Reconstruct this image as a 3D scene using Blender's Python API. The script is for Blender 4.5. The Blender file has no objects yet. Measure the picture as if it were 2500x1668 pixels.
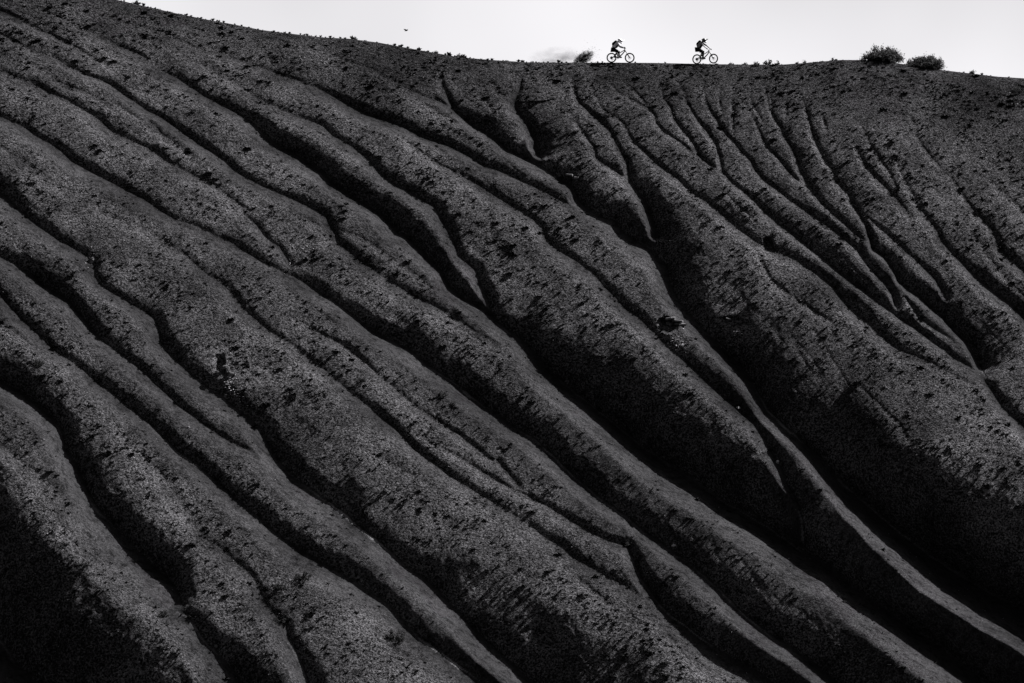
import bpy, math, random
import numpy as np
from mathutils import Vector, Matrix

random.seed(7)
rng = np.random.default_rng(7)
scene = bpy.context.scene
col = scene.collection

# ------------------------------------------------------------------ camera, sky, sun, exposure
cam_d = bpy.data.cameras.new("camera")
cam_d.lens = 36 * 260 / 67.0
cam_d.sensor_width = 36
cam_d.clip_start = 1
cam_d.clip_end = 20000
cam = bpy.data.objects.new("camera", cam_d)
cam.location = (0, -260, 22.5)
cam.rotation_euler = (math.radians(90), 0, 0)
col.objects.link(cam)
scene.camera = cam

CLOUD = (7.14, -2.2, -0.71)
SUN_EL = math.radians(40)
SUN_AZ = math.radians(56)          # from +Y (behind the hill) towards +X (right)
world = bpy.data.worlds.new("World")
scene.world = world
world.use_nodes = True
wt = world.node_tree
for n in list(wt.nodes):
    wt.nodes.remove(n)
w_out = wt.nodes.new("ShaderNodeOutputWorld")
w_bg = wt.nodes.new("ShaderNodeBackground")
w_sky = wt.nodes.new("ShaderNodeTexSky")
w_sky.sky_type = 'NISHITA'
w_sky.sun_disc = False
w_sky.sun_elevation = SUN_EL
w_sky.sun_rotation = SUN_AZ
w_sky.altitude = 1200
w_sky.air_density = 0.55
w_sky.dust_density = 4.5
w_sky.ozone_density = 1.0
# black-and-white photograph taken through a red filter: only the red part of the sky counts
w_sep = wt.nodes.new("ShaderNodeSeparateColor")
w_cmb = wt.nodes.new("ShaderNodeCombineColor")
wt.links.new(w_sky.outputs[0], w_sep.inputs[0])
for i, f in enumerate((1.0, 0.985, 1.015)):
    m_ = wt.nodes.new("ShaderNodeMath")
    m_.operation = 'MULTIPLY'
    m_.inputs[1].default_value = f
    wt.links.new(w_sep.outputs[0], m_.inputs[0])
    wt.links.new(m_.outputs[0], w_cmb.inputs[i])
wt.links.new(w_cmb.outputs[0], w_bg.inputs[0])
# thin, uneven high cloud all over the sky
w_tc = wt.nodes.new("ShaderNodeTexCoord")
w_map = wt.nodes.new("ShaderNodeMapping")
w_map.inputs["Location"].default_value = CLOUD
w_nz = wt.nodes.new("ShaderNodeTexNoise")
w_nz.inputs["Scale"].default_value = 7.0
w_nz.inputs["Detail"].default_value = 3
w_nz.inputs["Roughness"].default_value = 0.45
w_mr = wt.nodes.new("ShaderNodeMapRange")
for i, q in enumerate((0.3, 0.7, 0.70, 1.12)):
    w_mr.inputs[i + 1].default_value = q
w_mul = wt.nodes.new("ShaderNodeVectorMath")
w_mul.operation = 'SCALE'
wt.links.new(w_tc.outputs["Generated"], w_map.inputs[0])
wt.links.new(w_map.outputs[0], w_nz.inputs["Vector"])
wt.links.new(w_nz.outputs["Fac"], w_mr.inputs[0])
wt.links.new(w_cmb.outputs[0], w_mul.inputs[0])
wt.links.new(w_mr.outputs[0], w_mul.inputs["Scale"])
wt.links.new(w_mul.outputs[0], w_bg.inputs[0])
w_bg.inputs[1].default_value = 0.055
wt.links.new(w_bg.outputs[0], w_out.inputs[0])

sun_d = bpy.data.lights.new("sun", 'SUN')
sun_d.energy = 5.0
sun_d.angle = math.radians(0.5)
sun_d.color = (1.0, 0.985, 1.0)
sun = bpy.data.objects.new("sun", sun_d)
to_sun = Vector((math.sin(SUN_AZ) * math.cos(SUN_EL), math.cos(SUN_AZ) * math.cos(SUN_EL), math.sin(SUN_EL)))
sun.rotation_euler = to_sun.to_track_quat('Z', 'Y').to_euler()
sun.location = to_sun * 300
col.objects.link(sun)

scene.view_settings.view_transform = 'Standard'
scene.view_settings.look = 'None'
scene.view_settings.exposure = 2.2
scene.view_settings.gamma = 1.0
scene.view_settings.use_curve_mapping = False

# ------------------------------------------------------------------ helpers
TINT = (1.0, 0.985, 1.02)


def grey(v):
    return (v * TINT[0], v * TINT[1], v * TINT[2], 1)


def material(name, v, rough=0.9, spec=0.1, noise=None, metallic=0.0):
    m = bpy.data.materials.new(name)
    m.use_nodes = True
    nt = m.node_tree
    b = nt.nodes["Principled BSDF"]
    b.inputs["Roughness"].default_value = rough
    b.inputs["Specular IOR Level"].default_value = spec
    b.inputs["Metallic"].default_value = metallic
    b.inputs["Base Color"].default_value = grey(v)
    if noise:
        sc, lo, hi = noise
        tc = nt.nodes.new("ShaderNodeTexCoord")
        nz = nt.nodes.new("ShaderNodeTexNoise")
        nz.inputs["Scale"].default_value = sc
        nz.inputs["Detail"].default_value = 5
        cr = nt.nodes.new("ShaderNodeValToRGB")
        cr.color_ramp.elements[0].position = 0.3
        cr.color_ramp.elements[1].position = 0.7
        cr.color_ramp.elements[0].color = grey(lo)
        cr.color_ramp.elements[1].color = grey(hi)
        nt.links.new(tc.outputs["Object"], nz.inputs["Vector"])
        nt.links.new(nz.outputs["Fac"], cr.inputs[0])
        nt.links.new(cr.outputs[0], b.inputs["Base Color"])
    return m


def tag(o, label=None, cat=None, group=None, kind=None):
    if label: o["label"] = label
    if cat: o["category"] = cat
    if group: o["group"] = group
    if kind: o["kind"] = kind
    return o


def link_mesh(name, me, mat=None, parent=None):
    o = bpy.data.objects.new(name, me)
    col.objects.link(o)
    if mat is not None:
        me.materials.append(mat)
    if parent is not None:
        o.parent = parent
    return o


def np_mesh(name, V, F, smooth=True):
    """V (n,3), F (m,k) with k = 3 or 4"""
    V = np.asarray(V, np.float32)
    F = np.asarray(F, np.int32)
    me = bpy.data.meshes.new(name)
    k = F.shape[1]
    me.vertices.add(len(V))
    me.vertices.foreach_set("co", V.ravel())
    me.loops.add(F.size)
    me.loops.foreach_set("vertex_index", F.ravel())
    me.polygons.add(len(F))
    me.polygons.foreach_set("loop_start", np.arange(0, F.size, k, dtype=np.int32))
    me.polygons.foreach_set("loop_total", np.full(len(F), k, np.int32))
    me.polygons.foreach_set("use_smooth", np.full(len(F), smooth, bool))
    me.update(calc_edges=True)
    return me


class MB:
    """collects shapes; build() links them as one mesh object"""
    def __init__(self):
        self.v = []
        self.f = []

    def add(self, V, F):
        n = len(self.v)
        self.v += [tuple(p) for p in V]
        self.f += [tuple(i + n for i in f) for f in F]
        return self

    def tube(self, pts, rad, n=8, cap=True):
        pts = [Vector(p) for p in pts]
        if not hasattr(rad, '__len__'):
            rad = [rad] * len(pts)
        V, F = [], []
        up = None
        for i, p in enumerate(pts):
            d = (pts[min(i + 1, len(pts) - 1)] - pts[max(i - 1, 0)]).normalized()
            if up is None:
                a = Vector((0, 0, 1)) if abs(d.z) < .9 else Vector((1, 0, 0))
                s = d.cross(a).normalized()
            else:
                s = (up - d * up.dot(d)).normalized()
            up = s
            t = d.cross(s)
            for j in range(n):
                q = 2 * math.pi * j / n
                V.append(p + (s * math.cos(q) + t * math.sin(q)) * rad[i])
        for i in range(len(pts) - 1):
            for j in range(n):
                k = (j + 1) % n
                F.append((i * n + j, i * n + k, (i + 1) * n + k, (i + 1) * n + j))
        if cap:
            F.append(tuple(range(n))[::-1])
            F.append(tuple((len(pts) - 1) * n + j for j in range(n)))
        return self.add(V, F)

    def ring(self, c, R, r, n=40, m=8, sq=1.0):
        """torus round the y axis"""
        V, F = [], []
        for i in range(n):
            a = 2 * math.pi * i / n
            for j in range(m):
                b = 2 * math.pi * j / m
                q = R + r * math.cos(b)
                V.append((c[0] + q * math.cos(a), c[1] + r * sq * math.sin(b), c[2] + q * math.sin(a)))
        for i in range(n):
            for j in range(m):
                F.append((i * m + j, i * m + (j + 1) % m, ((i + 1) % n) * m + (j + 1) % m, ((i + 1) % n) * m + j))
        return self.add(V, F)

    def ball(self, c, r, n=12, m=8, fn=None, M=None):
        V, F = [], []
        for i in range(m + 1):
            th = math.pi * i / m
            for j in range(n):
                ph = 2 * math.pi * j / n
                p = Vector((math.sin(th) * math.cos(ph), math.sin(th) * math.sin(ph), math.cos(th)))
                if fn: p = fn(p)
                p = Vector((p.x * r[0], p.y * r[1], p.z * r[2]))
                if M: p = M @ p
                V.append(p + Vector(c))
        for i in range(m):
            for j in range(n):
                k = (j + 1) % n
                F.append((i * n + j, (i + 1) * n + j, (i + 1) * n + k, i * n + k))
        return self.add(V, F)

    def box(self, c, s, M=None):
        V = []
        for x in (-1, 1):
            for y in (-1, 1):
                for z in (-1, 1):
                    p = Vector((x * s[0] / 2, y * s[1] / 2, z * s[2] / 2))
                    if M: p = M @ p
                    V.append(p + Vector(c))
        return self.add(V, [(0, 1, 3, 2), (4, 6, 7, 5), (0, 4, 5, 1), (2, 3, 7, 6), (0, 2, 6, 4), (1, 5, 7, 3)])

    def build(self, name, mat, parent=None, smooth=True):
        me = bpy.data.meshes.new(name)
        me.from_pydata(self.v, [], self.f)
        me.polygons.foreach_set("use_smooth", [smooth] * len(me.polygons))
        me.update()
        return link_mesh(name, me, mat, parent)


_lat = {}


def vnoise(x, y, seed=0):
    if seed not in _lat:
        _lat[seed] = np.random.default_rng(1000 + seed).random((256, 256)).astype(np.float32)
    T = _lat[seed]
    xi = np.floor(x).astype(np.int32); yi = np.floor(y).astype(np.int32)
    fx = (x - xi); fy = (y - yi)
    fx = fx * fx * (3 - 2 * fx); fy = fy * fy * (3 - 2 * fy)
    x0 = xi & 255; x1 = (xi + 1) & 255; y0 = yi & 255; y1 = (yi + 1) & 255
    return ((T[x0, y0] * (1 - fx) + T[x1, y0] * fx) * (1 - fy) + (T[x0, y1] * (1 - fx) + T[x1, y1] * fx) * fy) * 2 - 1


def fbm(x, y, seed, octaves=4, gain=.5):
    a, s, t = 1.0, 0, 0
    for o in range(octaves):
        s = s + a * vnoise(x * 2 ** o + 17.3 * o, y * 2 ** o - 9.1 * o, seed + o)
        t += a
        a *= gain
    return s / t


# ---- the mean shape of the hill: depth y of the slope at (x, z), in metres
RIDGE = np.array([
    (-50.94, 48.96), (-41.80, 47.01), (-32.50, 45.70), (-28.73, 45.09), (-25.20, 44.33), (-23.57, 43.98), (-21.65, 43.57), (-19.46, 43.16), (-17.81, 42.89), (-16.15, 42.58), (-13.93, 42.34), (-12.26, 42.18), (-10.59, 42.12), (-8.63, 41.90), (-6.38, 41.52), (-3.55, 41.06), (-1.57, 40.91), (1.00, 40.79), (4.15, 40.81), (6.45, 40.85), (9.34, 40.87), (11.94, 40.84), (13.67, 40.82), (15.70, 40.81), (18.02, 40.83), (19.46, 40.94), (21.78, 41.14), (23.23, 41.14), (24.38, 41.10), (25.77, 40.90), (26.99, 40.71), (28.55, 40.48), (30.08, 40.30), (32.19, 40.05), (33.93, 39.94), (38.26, 39.65), (46.93, 38.93), (58.48, 37.63)
])
def ridge_z(x):
    return np.interp(x, RIDGE[:, 0], RIDGE[:, 1])
def ridge_y(x):
    x = np.asarray(x, float)
    return np.where(x < 0, 0.24 * x, 0.24 * 14 * np.tanh(x / 14))
def slope_y(x, z):
    h = np.maximum(ridge_z(x) - z, 0.0)
    return ridge_y(x) - (1.27 * h + np.sqrt(0.9 * h))


# gullies: centre line as (x, z) points on the slope, width of the steep bank, steepness, width of the gentle bank
GULLIES = [
    ([(-31.19,44.17), (-30.37,43.75), (-29.15,43.18), (-27.86,42.63), (-26.54,41.91), (-25.56,41.57), (-24.46,41.01), (-23.27,40.46), (-22.43,39.79), (-21.13,39.08), (-20.12,38.41), (-19.10,37.75), (-17.91,37.15), (-16.83,36.65), (-16.13,36.15), (-15.09,35.12), (-14.10,34.52), (-13.11,33.92), (-11.63,33.02), (-11.02,32.31), (-10.13,31.67), (-9.27,31.13), (-8.02,30.35), (-7.34,29.77), (-6.94,29.18), (-6.37,28.93), (-5.79,28.36), (-5.02,27.59), (-4.26,26.82), (-3.73,25.78), (-3.21,25.40), (-2.55,24.93), (-1.71,24.32), (-0.69,23.53), (0.41,22.79), (1.24,21.97), (2.05,21.05), (2.96,20.29), (3.67,19.61), (4.74,18.81), (5.62,18.11), (6.50,17.41), (7.72,16.45), (9.44,15.30), (10.72,14.45), (11.91,13.61), (12.92,13.02), (13.68,12.52), (14.60,12.02), (15.75,11.20), (16.56,10.63), (17.80,9.99), (18.35,9.51), (19.20,8.80), (20.14,8.10), (21.29,7.25), (22.45,6.48), (23.60,5.64), (24.75,4.87), (25.50,4.26), (27.41,2.97), (31.75,-0.13)], [0.56, 0.77, 1.03, 1.54, 1.92, 1.8, 2.57, 4.11, 3.72, 3.34, 5.0, 5.39], [0.3, 0.5, 0.75, 0.95, 0.95, 0.9, 1.05, 1.05, 1.05, 1.1, 1.15, 1.1], 1.0),
    ([(-21.36,40.94), (-19.33,39.81), (-17.83,39.09), (-16.71,38.26), (-15.29,37.39), (-14.30,36.93), (-13.02,36.43), (-11.73,35.93), (-11.12,35.31), (-9.83,34.60), (-8.83,33.79), (-8.14,32.98), (-7.45,32.38), (-6.48,31.89), (-5.51,31.20), (-4.74,30.81), (-4.34,30.11), (-3.85,29.23), (-3.50,28.54), (-3.25,27.70), (-2.21,26.93), (-1.82,25.88), (-1.44,25.12), (-1.20,24.18), (-0.78,23.58)], [0.46, 0.77, 1.03, 1.28, 1.15, 1.54], [0.2, 0.5, 0.6, 0.8, 0.9, 0.9], 1.0),
    ([(-22.49,42.35), (-21.50,42.00), (-19.50,41.25), (-17.50,40.43), (-15.51,39.73), (-13.81,39.12), (-12.00,38.40), (-10.49,37.56), (-8.99,36.84), (-7.62,36.35), (-6.64,35.95), (-5.45,35.34), (-4.07,34.85), (-2.69,34.19), (-1.71,33.52), (-0.63,33.17), (0.24,32.72), (1.22,32.21), (2.38,31.61), (3.54,31.00), (4.59,30.40), (5.46,30.31)], [0.46, 0.64, 0.9, 1.41, 1.15, 0.77, 1.03], [0.2, 0.4, 0.65, 0.85, 0.8, 0.6, 0.5], 1.0),
    ([(-8.30,36.33), (-7.80,36.02), (-6.60,35.10), (-5.61,34.28), (-4.43,33.47), (-3.16,32.88), (-2.08,32.22), (-1.11,31.57), (0.24,30.67), (1.30,30.03), (1.87,29.48), (2.15,28.68), (2.15,28.72), (2.90,28.04), (4.03,27.36), (4.96,26.58), (5.51,25.91), (6.15,25.24), (6.78,24.57), (7.69,23.82), (8.59,22.98), (9.47,22.05), (10.35,21.32), (11.12,20.50), (12.16,19.60), (13.10,18.70), (14.03,17.73), (14.59,16.94), (14.89,16.25), (14.81,16.31), (15.43,15.28), (15.70,14.35), (16.22,13.34), (16.44,12.43), (16.52,11.44), (16.57,10.67)], [0.36, 0.64, 0.82, 0.92, 1.15, 1.08, 1.15, 1.41, 1.54], [0.3, 0.6, 0.62, 0.66, 0.7, 0.65, 0.75, 0.9, 0.9], 0.8),
    ([(-11.61,40.98), (-10.48,40.44), (-8.97,39.92), (-7.55,39.19), (-6.34,38.45), (-4.74,37.85), (-3.74,37.33), (-3.03,36.75), (-2.43,36.27), (-1.63,35.80), (-0.94,35.28), (-0.25,34.60), (0.74,34.14), (1.91,33.47), (2.79,32.96), (3.57,32.44), (3.99,31.83), (4.13,31.31), (4.70,30.71), (5.46,30.31), (6.42,30.01), (6.88,29.31), (7.25,29.05), (7.91,28.55), (8.75,28.06), (9.56,27.08), (9.77,25.82), (10.19,24.86), (11.15,23.73), (11.76,23.07), (12.80,21.96), (13.57,21.13), (14.16,20.41), (14.55,19.59), (15.09,18.43), (15.93,17.64), (16.84,16.76), (17.66,16.07), (17.66,16.05), (18.78,14.85), (19.96,13.67), (21.14,12.60), (22.70,11.29), (23.88,10.39), (25.49,9.42), (26.68,8.61), (27.88,7.97), (29.07,7.25), (33.93,4.48)], [0.46, 0.62, 1.28, 1.41, 1.67, 2.05, 2.18, 2.31, 4.23, 5.9, 6.16, 5.9], [0.3, 0.55, 0.9, 0.95, 1.0, 1.0, 1.05, 1.1, 1.2, 1.2, 1.2, 1.1], 1.0),
    ([(-8.41,38.60), (-7.02,38.32), (-5.72,37.70), (-4.52,36.87), (-3.42,36.36), (-2.53,36.22)], [0.31, 0.51, 0.51], [0.2, 0.5, 0.5], 1.0),
    ([(0.71,39.90), (0.66,39.67), (0.51,38.87), (0.20,37.97), (0.35,37.31), (0.85,36.66), (1.34,35.80), (1.64,35.27), (1.53,34.73), (1.82,34.10), (2.01,33.47)], [0.41, 0.72, 1.15, 1.54, 1.92], [0.5, 0.9, 0.95, 1.0, 1.0], 0.8),
    ([(-4.40,39.76), (-4.47,38.96), (-4.11,38.20), (-3.74,37.33), (-3.23,36.80)], [0.31, 0.77, 1.41], [0.5, 0.9, 0.9], 0.8),
    ([(-1.06,39.17), (-1.16,38.72), (-0.35,38.18), (0.20,37.91)], [0.21, 0.36, 0.36], [0.3, 0.6, 0.7], 0.8),
    ([(-2.98,39.24), (-2.16,38.36), (-1.55,37.71), (-1.25,36.95), (-1.14,36.30)], [0.21, 0.36, 0.26], [0.2, 0.4, 0.2], 0.8),
    ([(3.33,40.30), (3.63,40.07), (4.02,39.38), (4.10,38.59), (4.39,37.81), (5.08,37.16), (5.66,36.61), (6.25,35.97), (6.52,35.21), (6.89,34.58), (7.26,33.84), (7.42,33.00), (7.50,32.47), (8.33,31.34), (8.75,30.02), (9.00,29.12), (8.94,29.06), (8.84,28.06)], [0.26, 0.46, 0.64, 0.56, 0.77, 1.54, 1.8], [0.4, 0.7, 0.7, 0.7, 0.8, 1.0, 1.0], 0.8),
    ([(3.27,37.58), (3.86,36.92), (4.25,36.27), (4.73,35.41), (5.21,34.77), (5.29,34.14), (5.77,33.72), (6.44,33.30), (7.12,32.78), (7.49,32.42)], [0.26, 0.41, 0.51, 0.56], [0.3, 0.55, 0.7, 0.7], 0.8),
    ([(4.95,39.63), (5.24,38.95), (5.51,38.05), (5.89,37.39), (6.58,36.95), (7.17,36.41), (7.44,35.76), (8.00,34.91), (8.77,34.17), (9.43,33.54), (10.46,32.70), (11.11,31.98), (12.05,31.31), (12.88,30.65), (13.70,29.84), (14.33,29.24), (15.06,28.64), (15.43,28.48), (16.08,28.18), (17.37,27.59), (18.70,26.61), (19.47,25.83), (20.04,25.06), (20.52,24.39), (21.36,23.64), (21.93,22.98), (22.59,22.33), (23.28,21.96), (24.59,21.32), (25.90,20.58), (27.20,19.85), (28.06,19.40), (28.77,18.64)], [0.21, 0.41, 0.51, 0.56, 0.67, 0.82, 0.9, 0.9, 0.51, 0.31], [0.3, 0.6, 0.65, 0.65, 0.65, 0.6, 0.6, 0.55, 0.3, 0.1], 0.9),
    ([(15.23,28.38), (15.24,27.39), (15.71,26.22), (16.67,25.35), (17.55,24.68), (18.87,23.83), (19.71,23.08)], [0.26, 0.51, 0.41, 0.26], [0.3, 0.5, 0.4, 0.2], 0.8),
    ([(5.78,39.98), (6.37,39.30), (6.86,38.63), (7.95,37.97), (8.84,37.53), (9.21,36.87), (9.18,36.54), (9.75,35.89), (10.62,35.25), (11.37,34.51), (11.85,34.19)], [0.18, 0.33, 0.41, 0.41], [0.4, 0.6, 0.65, 0.6], 0.8),
    ([(9.57,39.68), (9.64,39.23), (9.79,38.32), (10.25,37.54), (10.36,36.88), (10.78,36.23), (11.33,35.47), (11.69,34.83), (11.95,34.19), (12.60,33.56), (13.22,33.14)], [0.15, 0.31, 0.41, 0.56], [0.4, 0.7, 0.7, 0.75], 0.8),
    ([(10.61,39.93), (10.79,39.47), (11.25,38.68), (11.30,38.00), (11.66,37.23), (12.11,36.46), (12.57,35.81), (13.01,35.05), (13.17,34.41), (13.23,33.88), (13.27,33.14), (13.90,32.41), (14.64,31.79), (15.28,31.17), (15.90,30.46), (16.53,29.85), (17.16,29.35), (17.96,28.65), (18.22,28.39), (19.09,27.59), (20.12,26.61), (20.89,25.93), (21.83,25.16), (22.59,24.49), (23.19,24.02), (23.96,23.45), (24.80,22.70), (25.65,22.05), (26.23,21.50), (26.92,21.04), (27.59,20.49), (28.05,19.85), (28.69,18.68), (29.63,17.70), (30.41,16.91), (34.45,12.74)], [0.21, 0.36, 0.51, 0.67, 0.82, 0.82, 0.77, 0.92, 1.28, 1.54], [0.4, 0.75, 0.75, 0.8, 0.7, 0.65, 0.65, 0.75, 0.9, 0.95], 0.8),
    ([(12.46,39.72), (12.51,39.03), (12.55,38.24), (12.79,37.46), (13.15,36.80), (13.31,36.25), (13.86,35.60), (14.23,35.17), (14.68,34.53), (15.13,34.00), (15.37,33.36), (15.90,32.63), (16.64,32.00), (17.45,31.28), (18.18,30.77), (18.89,30.16), (19.61,29.65), (20.39,28.94), (21.16,28.18), (21.55,27.49), (22.03,26.70), (22.69,25.93), (22.99,25.35), (23.15,24.39), (23.23,23.97)], [0.18, 0.36, 0.46, 0.51, 0.62, 0.77, 0.92], [0.4, 0.7, 0.7, 0.65, 0.6, 0.7, 0.85], 0.8),
    ([(13.67,39.38), (13.46,38.13), (13.59,37.24), (14.04,36.58)], [0.15, 0.23, 0.13], [0.4, 0.7, 0.2], 0.8),
    ([(14.30,38.37), (14.30,37.25), (14.18,36.36), (14.23,35.17)], [0.15, 0.26, 0.26], [0.4, 0.7, 0.6], 0.8),
    ([(14.91,38.37), (15.09,38.03), (15.50,37.03), (15.82,36.05), (16.05,35.29), (16.39,34.64), (16.94,34.11), (17.36,33.37), (17.89,32.74), (18.53,32.21)], [0.15, 0.26, 0.36, 0.36], [0.4, 0.6, 0.65, 0.6], 0.8),
    ([(15.49,39.05), (15.51,38.15), (15.83,37.26), (16.15,36.38), (16.20,35.83)], [0.13, 0.21, 0.13], [0.4, 0.6, 0.3], 0.8),
    ([(16.52,39.06), (16.62,38.04), (16.83,37.04), (17.25,36.27), (17.48,35.51), (17.90,34.75), (18.14,34.11), (18.26,33.37), (18.56,32.53), (18.89,31.90), (19.29,31.18), (19.90,30.56), (20.41,29.95), (21.02,29.34), (21.79,28.64), (22.19,28.38)], [0.18, 0.31, 0.46, 0.56, 0.56, 0.41], [0.4, 0.75, 0.75, 0.7, 0.6, 0.5], 0.8),
    ([(17.76,38.16), (17.71,37.26), (17.55,36.16)], [0.13, 0.21, 0.13], [0.4, 0.6, 0.3], 0.8),
    ([(18.92,38.61), (18.92,37.71), (19.11,36.71), (19.28,35.51), (19.58,34.64), (19.88,33.79), (20.32,33.36), (20.35,32.73), (20.76,32.10), (21.10,31.69), (21.22,31.07), (21.62,30.35), (21.93,29.74), (22.02,28.94), (22.11,28.88), (22.22,28.18), (22.83,27.69), (23.21,27.00), (23.49,26.22), (24.00,25.74), (24.70,25.26), (25.37,24.59), (26.14,23.92), (26.61,23.26), (27.17,22.61), (27.53,21.87), (27.87,21.04), (28.09,20.12)], [0.18, 0.33, 0.46, 0.64, 1.03, 1.41, 1.92, 2.05], [0.4, 0.6, 0.65, 0.8, 0.9, 0.85, 0.95, 1.0], 0.8),
    ([(20.41,34.10), (20.45,33.57), (20.32,32.94)], [0.13, 0.21, 0.13], [0.4, 0.6, 0.4], 0.8),
    ([(24.30,34.21), (24.49,33.37), (25.07,31.80), (25.34,30.98), (25.82,30.16), (26.30,29.36), (26.49,28.69), (27.24,27.80), (27.98,26.92), (28.65,26.24), (29.41,25.56), (30.26,24.88), (30.82,24.22), (31.60,23.27), (35.48,18.57)], [0.31, 0.62, 1.08, 1.41, 1.54], [0.35, 0.6, 0.8, 0.85, 0.85], 0.9),
    ([(27.44,33.40), (28.43,31.42), (29.06,30.39), (29.81,29.58), (30.11,28.41), (30.57,27.72), (31.31,26.93), (32.13,26.05), (36.36,21.48)], [0.31, 0.72, 1.03, 1.18], [0.3, 0.6, 0.8, 0.8], 0.9),
    ([(21.08,32.31), (21.09,31.59), (21.46,30.66), (22.26,30.05), (24.98,27.20), (25.74,26.42), (26.26,25.36), (26.37,24.21)], [0.21, 0.41, 0.62, 0.92, 0.77], [0.4, 0.6, 0.6, 0.7, 0.8], 0.9),
    ([(22.43,17.00), (22.89,16.48), (23.25,15.79), (23.42,15.11), (23.39,14.26)], [0.15, 0.31, 0.26], [0.4, 0.6, 0.4], 0.8),
    ([(19.69,20.49), (20.51,19.68), (21.39,18.79), (22.34,17.73), (22.91,16.59), (23.24,15.73)], [0.15, 0.31, 0.36], [0.2, 0.4, 0.5], 0.8),
    ([(24.88,17.00), (25.47,16.04), (26.32,15.09), (27.20,14.32), (27.98,13.56), (28.74,12.72), (32.62,8.65)], [0.15, 0.26, 0.36], [0.2, 0.4, 0.4], 0.8),
    ([(-36.67,45.17), (-32.52,43.42), (-31.92,43.16), (-30.72,42.66), (-29.30,41.89), (-27.89,41.18), (-26.29,40.27), (-24.88,39.46), (-23.56,38.55)], [0.67, 0.77, 0.62, 0.46], [0.7, 0.75, 0.5, 0.15], 1.0),
    ([(-36.29,43.70), (-32.22,41.82), (-31.61,41.51), (-31.02,41.26), (-30.11,40.75), (-29.11,40.25), (-28.25,40.02), (-27.35,39.46), (-26.08,38.87), (-25.31,38.59), (-24.72,38.29), (-23.90,37.68), (-23.01,37.14), (-22.51,36.79), (-21.53,36.30), (-20.72,35.70), (-19.93,35.15), (-19.14,34.65), (-18.25,34.11), (-17.45,33.52), (-16.85,32.93), (-16.07,32.44), (-15.00,31.85), (-13.85,31.37), (-12.41,30.79), (-11.16,30.11), (-10.41,28.40), (-9.74,27.92), (-9.07,27.35), (-8.31,26.88), (-7.56,26.32), (-6.80,25.76), (-5.96,25.29), (-5.13,24.82), (-4.20,24.36), (-3.09,23.71), (-2.07,22.97), (-0.23,22.06), (1.14,21.33), (2.23,20.78), (2.86,20.33)], [0.51, 0.64, 0.77, 0.98, 1.03, 0.92, 1.03, 0.92, 0.77, 0.72], [0.4, 0.5, 0.55, 0.75, 0.75, 0.65, 0.55, 0.55, 0.4, 0.4], 0.9),
    ([(-13.79,30.68), (-12.35,29.90), (-11.59,29.46), (-11.02,29.32), (-10.09,29.08), (-9.15,28.80), (-8.20,28.23), (-7.05,27.37), (-6.11,26.71), (-4.97,25.86), (-3.86,25.40)], [0.26, 0.46, 0.41, 0.31], [0.2, 0.5, 0.5, 0.3], 1.0),
    ([(-35.74,41.39), (-31.78,39.40), (-31.18,39.10), (-30.20,38.61), (-29.23,38.22), (-28.06,37.63), (-27.10,37.25), (-26.31,36.76), (-25.71,36.36), (-24.92,35.87), (-24.11,35.18), (-23.34,34.79), (-22.37,34.31), (-21.42,33.88), (-20.91,33.44), (-19.95,32.96), (-18.80,32.38), (-17.84,31.90), (-17.05,31.22), (-16.17,30.54), (-15.55,29.77), (-14.54,28.65), (-13.77,28.08), (-13.35,27.42), (-12.93,26.66), (-12.63,26.29)], [0.56, 0.72, 0.77, 0.82, 0.77, 0.87], [0.4, 0.5, 0.65, 0.6, 0.5, 0.8], 0.9),
    ([(-25.95,38.03), (-24.57,37.24), (-23.28,36.45), (-22.58,35.95), (-21.77,35.25), (-20.76,34.46), (-19.61,33.98), (-18.67,33.69)], [0.21, 0.41, 0.36, 0.21], [0.2, 0.5, 0.4, 0.2], 0.8),
    ([(-35.15,38.00), (-31.22,36.29), (-30.64,36.00), (-29.69,35.62), (-28.69,34.93), (-27.54,34.36), (-26.75,33.78), (-26.24,33.30), (-25.19,32.73), (-23.95,32.06), (-22.91,31.50), (-21.96,31.03), (-20.99,30.36), (-19.85,29.70), (-18.75,29.37), (-17.80,28.90), (-16.68,28.34), (-15.54,27.68), (-14.40,27.03), (-13.19,26.47), (-12.35,26.10), (-11.59,25.63), (-10.76,25.12), (-9.91,24.52), (-8.88,23.79), (-8.05,23.15), (-7.04,22.61), (-5.94,22.06), (-5.11,21.43), (-4.29,20.80), (-3.38,20.26), (-2.47,19.55), (-1.57,18.84), (-0.67,18.22), (0.22,17.61), (1.20,17.08), (2.00,16.39), (3.22,15.28), (3.57,14.92), (4.60,14.07), (5.46,13.40), (6.32,12.82), (7.17,12.15), (8.01,11.58), (8.85,11.00), (10.10,10.11), (10.58,9.71), (11.23,9.07), (12.03,8.28), (12.99,7.42), (14.03,6.64), (15.00,6.10), (15.87,5.48), (16.64,4.88), (17.42,4.28), (19.09,3.02), (23.28,-0.16)], [0.77, 1.08, 1.15, 1.03, 1.15, 1.8, 2.18, 1.8, 1.92, 2.18, 2.82, 3.34], [0.5, 0.7, 0.75, 0.55, 0.6, 0.85, 0.75, 0.75, 0.8, 0.8, 0.85, 0.9], 0.9),
    ([(-14.32,24.97), (-13.65,24.33), (-12.81,23.87), (-11.89,23.42), (-10.60,22.70), (-9.69,22.24), (-8.76,21.53), (-7.57,20.54), (-6.75,19.92), (-5.47,18.78), (-4.22,17.99), (-3.06,17.29), (-1.99,16.42), (-1.01,15.73), (-0.84,15.79), (0.04,14.86), (0.74,14.10), (1.09,13.77)], [0.31, 0.62, 0.72, 0.72, 0.72, 0.67], [0.2, 0.5, 0.55, 0.55, 0.6, 0.6], 0.9),
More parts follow.
